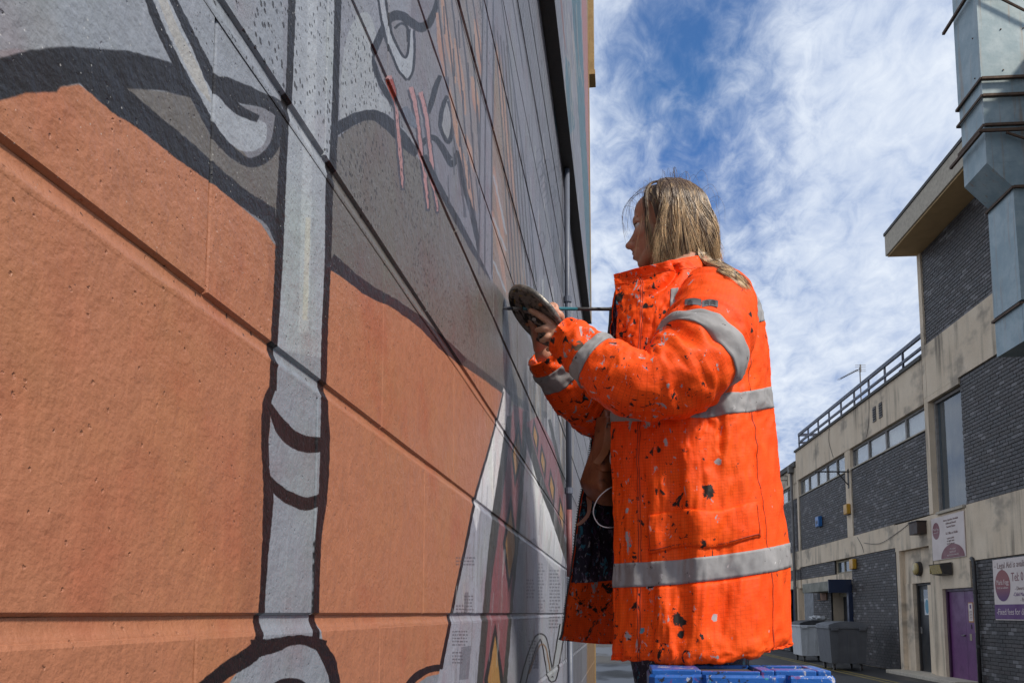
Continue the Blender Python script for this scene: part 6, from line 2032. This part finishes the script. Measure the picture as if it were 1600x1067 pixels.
# ================================================================== wheeled bins
def wheelie(x0, x1, y0, y1, h, label, body, lidm):
    """Four-wheeled refuse bin: tapering body, rim, domed lid, handles, castors."""
    b = empty('wheeled_bin', ((x0 + x1) / 2, (y0 + y1) / 2, 0), math.radians(1.5), label, 'wheeled bin')
    w, d = x1 - x0, y1 - y0
    hw, hd = w / 2, d / 2
    zb, zr = 0.19, h * 0.84
    t = 0.88
    MB().hexa([(-hw * t, -hd * t, zb), (hw * t, -hd * t, zb), (hw * t, hd * t, zb), (-hw * t, hd * t, zb), (-hw * 0.985, -hd * 0.985, zr), (hw * 0.985, -hd * 0.985, zr), (hw * 0.985, hd * 0.985, zr), (-hw * 0.985, hd * 0.985, zr)]).build('body', body, b)
    for k in (-1, 0, 1):
        x = k * hw * 0.55
        MB().hexa([(x - 0.03, -hd * t - 0.014, zb + 0.06), (x + 0.03, -hd * t - 0.014, zb + 0.06), (x + 0.03, -hd * t + 0.01, zb + 0.06), (x - 0.03, -hd * t + 0.01, zb + 0.06), (x - 0.03, -hd * 0.975 - 0.014, zr - 0.06), (x + 0.03, -hd * 0.975 - 0.014, zr - 0.06), (x + 0.03, -hd * 0.97, zr - 0.06), (x - 0.03, -hd * 0.97, zr - 0.06)]).build('rib', body, b)
    MB().box(-hw - 0.02, hw + 0.02, -hd - 0.02, hd + 0.02, zr + 0.001, zr + 0.06, bev=0.015).build('rim', body, b)
    ns = 7
    out = [(-hw - 0.01, zr + 0.062)] + [(-hw - 0.01 + (2 * hw + 0.02) * k / ns, zr + 0.085 + (h - zr - 0.085) * math.sin(math.pi * (k + 0.25) / (ns + 0.5)) ** 0.55) for k in range(ns + 1)] + [(hw + 0.01, zr + 0.062)]
    MB().prism(out, -hd - 0.012, hd + 0.012).build('lid', lidm, b)
    for sx in (-1, 1):
        MB().box(sx * hw * 0.72 - 0.09, sx * hw * 0.72 + 0.09, -hd - 0.06, -hd - 0.021, zr - 0.04, zr + 0.045, bev=0.012).build('handle', body, b)
        for sy in (-1, 1):
            cx, cy = sx * hw * 0.70, sy * hd * 0.70
            MB().box(cx - 0.05, cx + 0.05, cy - 0.04, cy + 0.04, 0.165, 0.189).box(cx - 0.035, cx - 0.025, cy - 0.03, cy + 0.03, 0.07, 0.1645).box(cx + 0.025, cx + 0.035, cy - 0.03, cy + 0.03, 0.07, 0.1645).build('castor_fork', M_GREYPIPE, b)
            MB().tube([(cx - 0.022, cy, 0.082), (cx + 0.022, cy, 0.082)], 0.08, 18).build('wheel', M_IRON, b)
    return b


M_BINDARK = worn('charcoal_plastic', (0.085, 0.085, 0.09), (0.13, 0.13, 0.13), 0.5, 3, 0.15, 90)
M_BINLID = worn('charcoal_lid', (0.11, 0.115, 0.125), (0.16, 0.16, 0.16), 0.45, 4, 0.15, 90)
M_BINGREY = worn('pale_grey_plastic', (0.56, 0.56, 0.55), (0.42, 0.42, 0.41), 0.5, 3, 0.1, 90)
M_BINBLACK = worn('black_lid', (0.035, 0.035, 0.038), (0.06, 0.06, 0.06), 0.45, 4, 0.1)
wheelie(5.30, 6.28, 24.05, 25.42, 1.28, 'charcoal wheeled bin nearest to the brick pier', M_BINDARK, M_BINLID)
wheelie(5.36, 6.28, 28.2, 29.6, 1.27, 'pale grey wheeled bin with a black lid behind the charcoal one', M_BINGREY, M_BINBLACK)
# crumpled bag on the far bin
bm = bmesh.new()
bmesh.ops.create_icosphere(bm, subdivisions=4, radius=1)
for v in bm.verts:
    q = noise.fractal(v.co * 2.6, 0.8, 2, 4)
    v.co = Vector((v.co.x * 0.26, v.co.y * 0.20, v.co.z * 0.075 + 0.075)) * (1 + 0.35 * q)
m = bpy.data.meshes.new('rubbish_bag'); bm.to_mesh(m); bm.free()
rb = link_mesh('rubbish_bag', m, worn('white_polythene', (0.55, 0.55, 0.54), (0.35, 0.34, 0.33), 0.35, 14, 0.3))
rb.location = (6.02, 28.6, 1.245)
tag(rb, 'crumpled white rubbish bag lying on the black lid of the pale bin', 'bag')

# double yellow line along the foot of the terrace
M_YLINE = worn('worn_yellow_line', (0.30, 0.22, 0.05), (0.06, 0.055, 0.045), 0.85, 9, 0.2, amount=1.0, coord='Position')
for k, off in enumerate((1.30, 1.52)):
    p = [bpt(-16, off + 0.05, 0.004), bpt(-16, off - 0.05, 0.004), bpt(30, off - 0.05, 0.004), bpt(30, off + 0.05, 0.004)]
    tag(MB().add(p, [(0, 1, 2, 3)]).build('road_marking', M_YLINE), kind='structure')
# drain cover by the bins
dc = empty('drain_cover', tuple(Vector(bpt(4.2, 2.3, 0.0))), BANG, 'small iron drain grating set in the wet asphalt near the bins', 'drain')
MB().box(-0.25, 0.25, -0.2, 0.2, 0.004, 0.012).build('frame', M_IRON, dc)
for k in range(6): MB().box(-0.21 + k * 0.075, -0.17 + k * 0.075, -0.17, 0.17, 0.0125, 0.02).build('bar', M_GREYPIPE, dc)

# ================================================================== signs
def lettering(txt, size, x, z, y, mat, parent, align='LEFT', squeeze=1.0):
    """Flat letters on the facade: they read from the far end towards the camera."""
    cu = bpy.data.curves.new('lettering', 'FONT')
    cu.body = txt; cu.size = size; cu.align_x = align; cu.extrude = 0.0015; cu.resolution_u = 2
    tmp = bpy.data.objects.new('lettering', cu)
    COL.objects.link(tmp)
    me = bpy.data.meshes.new_from_object(tmp.evaluated_get(bpy.context.evaluated_depsgraph_get()))
    bpy.data.objects.remove(tmp); bpy.data.curves.remove(cu)
    me.name = 'lettering'
    me.materials.clear()
    o = link_mesh('lettering', me, mat, parent)
    o.matrix_local = Matrix(((-squeeze, 0, 0, x), (0, 0, 1, y), (0, 1, 0, z), (0, 0, 0, 1)))
    return o


def print_disc(cx, cz, rx, rz, y, mat, parent, a0=0, a1=360, name='roundel'):
    N = 40
    ps = [(cx + rx * math.cos(math.radians(a0 + (a1 - a0) * k / N)), cz + rz * math.sin(math.radians(a0 + (a1 - a0) * k / N))) for k in range(N + (0 if a1 - a0 == 360 else 1))]
    return MB().prism(ps, y, y + 0.003).build(name, mat, parent)


M_BOARD = worn('cream_sign_board', (0.66, 0.55, 0.49), (0.56, 0.47, 0.42), 0.5, 3, 0.0)
M_MAROON = worn('maroon_print', (0.20, 0.055, 0.06), (0.16, 0.045, 0.055), 0.5, 3, 0.0)
tgr = NT('maroon_to_purple_print')
tz = tgr.n.new('ShaderNodeSeparateXYZ'); tgr.l.new(tgr.coord('Object'), tz.inputs[0])
M_GRAD = tgr.out(tgr.mix(tgr.ramp(tz.outputs[2], 0.35, 0.72), (0.085, 0.02, 0.11), (0.26, 0.07, 0.065)), 0.5)
M_PPRINT = worn('purple_print', (0.10, 0.022, 0.13), (0.085, 0.02, 0.11), 0.5, 3, 0.0)
M_BPRINT = worn('brown_print', (0.16, 0.075, 0.06), (0.13, 0.06, 0.05), 0.5, 3, 0.0)
M_WPRINT = worn('pale_print', (0.62, 0.50, 0.46), (0.56, 0.45, 0.42), 0.5, 3, 0.0)
s1 = bthing('shop_sign', -1.75, 0.036, 2.68, 'square cream sign with maroon roundel and half disc above the floodlight', 'sign')
MB().box(-0.86, 0.86, 0, 0.02, 0, 0.96, bev=0.003).build('board', M_BOARD, s1)
print_disc(0.60, 0.66, 0.19, 0.19, 0.0205, M_MAROON, s1)
lettering('Maria Fogg', 0.075, 0.60, 0.67, 0.0245, M_WPRINT, s1, 'CENTER', 0.9)
lettering('family law solicitors', 0.034, 0.60, 0.61, 0.0245, M_WPRINT, s1, 'CENTER')
for k, (tx, sz) in enumerate((('Divorce, Separation, Dissolution', 0.062), ('Children and Financial', 0.062), ('Domestic Violence', 0.062))): lettering(tx, sz, -0.20, 0.83 - k * 0.075, 0.0215, M_BPRINT, s1, 'CENTER', 0.95)
lettering('Tel. Office or Mobile', 0.078, -0.22, 0.53, 0.0215, M_BPRINT, s1, 'CENTER', 0.95)
for k, tx in enumerate(('Legal aid available', 'for eligible clients', 'Free first interview')): lettering(tx, 0.052, -0.15, 0.43 - k * 0.06, 0.0215, M_BPRINT, s1, 'CENTER')
print_disc(-0.22, 0.012, 0.60, 0.30, 0.0205, M_MAROON, s1, 0, 180, 'half_disc')
for k, tx in enumerate(('Ask us about', 'fixed fees and', 'appointments at this office')): lettering(tx, 0.055, -0.24, 0.19 - k * 0.065, 0.0245, M_WPRINT, s1, 'CENTER')
s2 = bthing('shop_sign', -3.72, 0.006, 1.36, 'wide cream and purple law sign on the brick reading Legal Aid is', 'sign')
MB().box(-2.35, 0, 0, 0.022, 0, 1.17, bev=0.003).build('board', M_BOARD, s2)
MB().box(-2.35, -0.003, 0.0225, 0.026, 0.02, 0.30).build('purple_strip', M_PPRINT, s2)
print_disc(-0.37, 0.66, 0.30, 0.30, 0.0225, M_GRAD, s2)
lettering('Maria Fogg', 0.135, -0.37, 0.68, 0.0262, M_WPRINT, s2, 'CENTER', 0.82)
lettering('family law solicitors', 0.058, -0.37, 0.60, 0.0262, M_WPRINT, s2, 'CENTER', 0.95)
MB().box(-0.70, -0.64, 0.0225, 0.025, 0.655, 0.66).build('divider', M_WPRINT, s2)
lettering('\u2013 Legal Aid is available \u2013', 0.17, -0.06, 0.99, 0.0235, M_BPRINT, s2, 'LEFT', 0.92)
lettering('Tel: 0', 0.235, -0.72, 0.73, 0.0235, M_MAROON, s2, 'LEFT', 0.85)
lettering('- Divorce', 0.10, -0.84, 0.56, 0.0235, M_BPRINT, s2)
lettering('-Child Matters', 0.10, -0.76, 0.45, 0.0235, M_PPRINT, s2)
lettering('- Finances', 0.10, -1.02, 0.35, 0.0235, M_BPRINT, s2)
lettering('-Fixed fees for divorce-', 0.17, -0.08, 0.105, 0.0265, M_WPRINT, s2, 'LEFT', 0.92)
# notices on the doors
n1 = bthing('door_notice', 0.27, -0.205, 1.45, 'white notice with a pale blue oval on the black door', 'notice')
MB().box(-0.16, 0.16, -0.0085, 0.0, 0, 0.40).build('sheet', worn('white_paper', (0.62, 0.63, 0.62), (0.52, 0.53, 0.52), 0.5, 5, 0), n1)
print_disc(0, 0.2, 0.11, 0.17, 0.0005, worn('pale_blue_print', (0.10, 0.27, 0.36), (0.12, 0.30, 0.38), 0.5, 5, 0), n1, 0, 360, 'oval')
n2 = bthing('door_notice', -2.40, -0.0715, 1.30, 'orange bordered white notice on the purple door', 'notice')
MB().box(-0.13, 0.10, -0.003, 0.003, 0.0, 0.42).build('border', worn('orange_border', (0.42, 0.16, 0.04), (0.35, 0.13, 0.04), 0.5, 5, 0), n2)
MB().box(-0.11, 0.08, 0.0035, 0.006, 0.03, 0.40).build('sheet', M_BOARD, n2)
MB().box(-0.05, 0.02, 0.0065, 0.008, 0.29, 0.37).build('emblem', M_PPRINT, n2)
for k in range(6): MB().box(-0.09, 0.06 - 0.02 * (k % 2), 0.0065, 0.0075, 0.07 + k * 0.032, 0.082 + k * 0.032).build('print_line', M_BPRINT, n2)
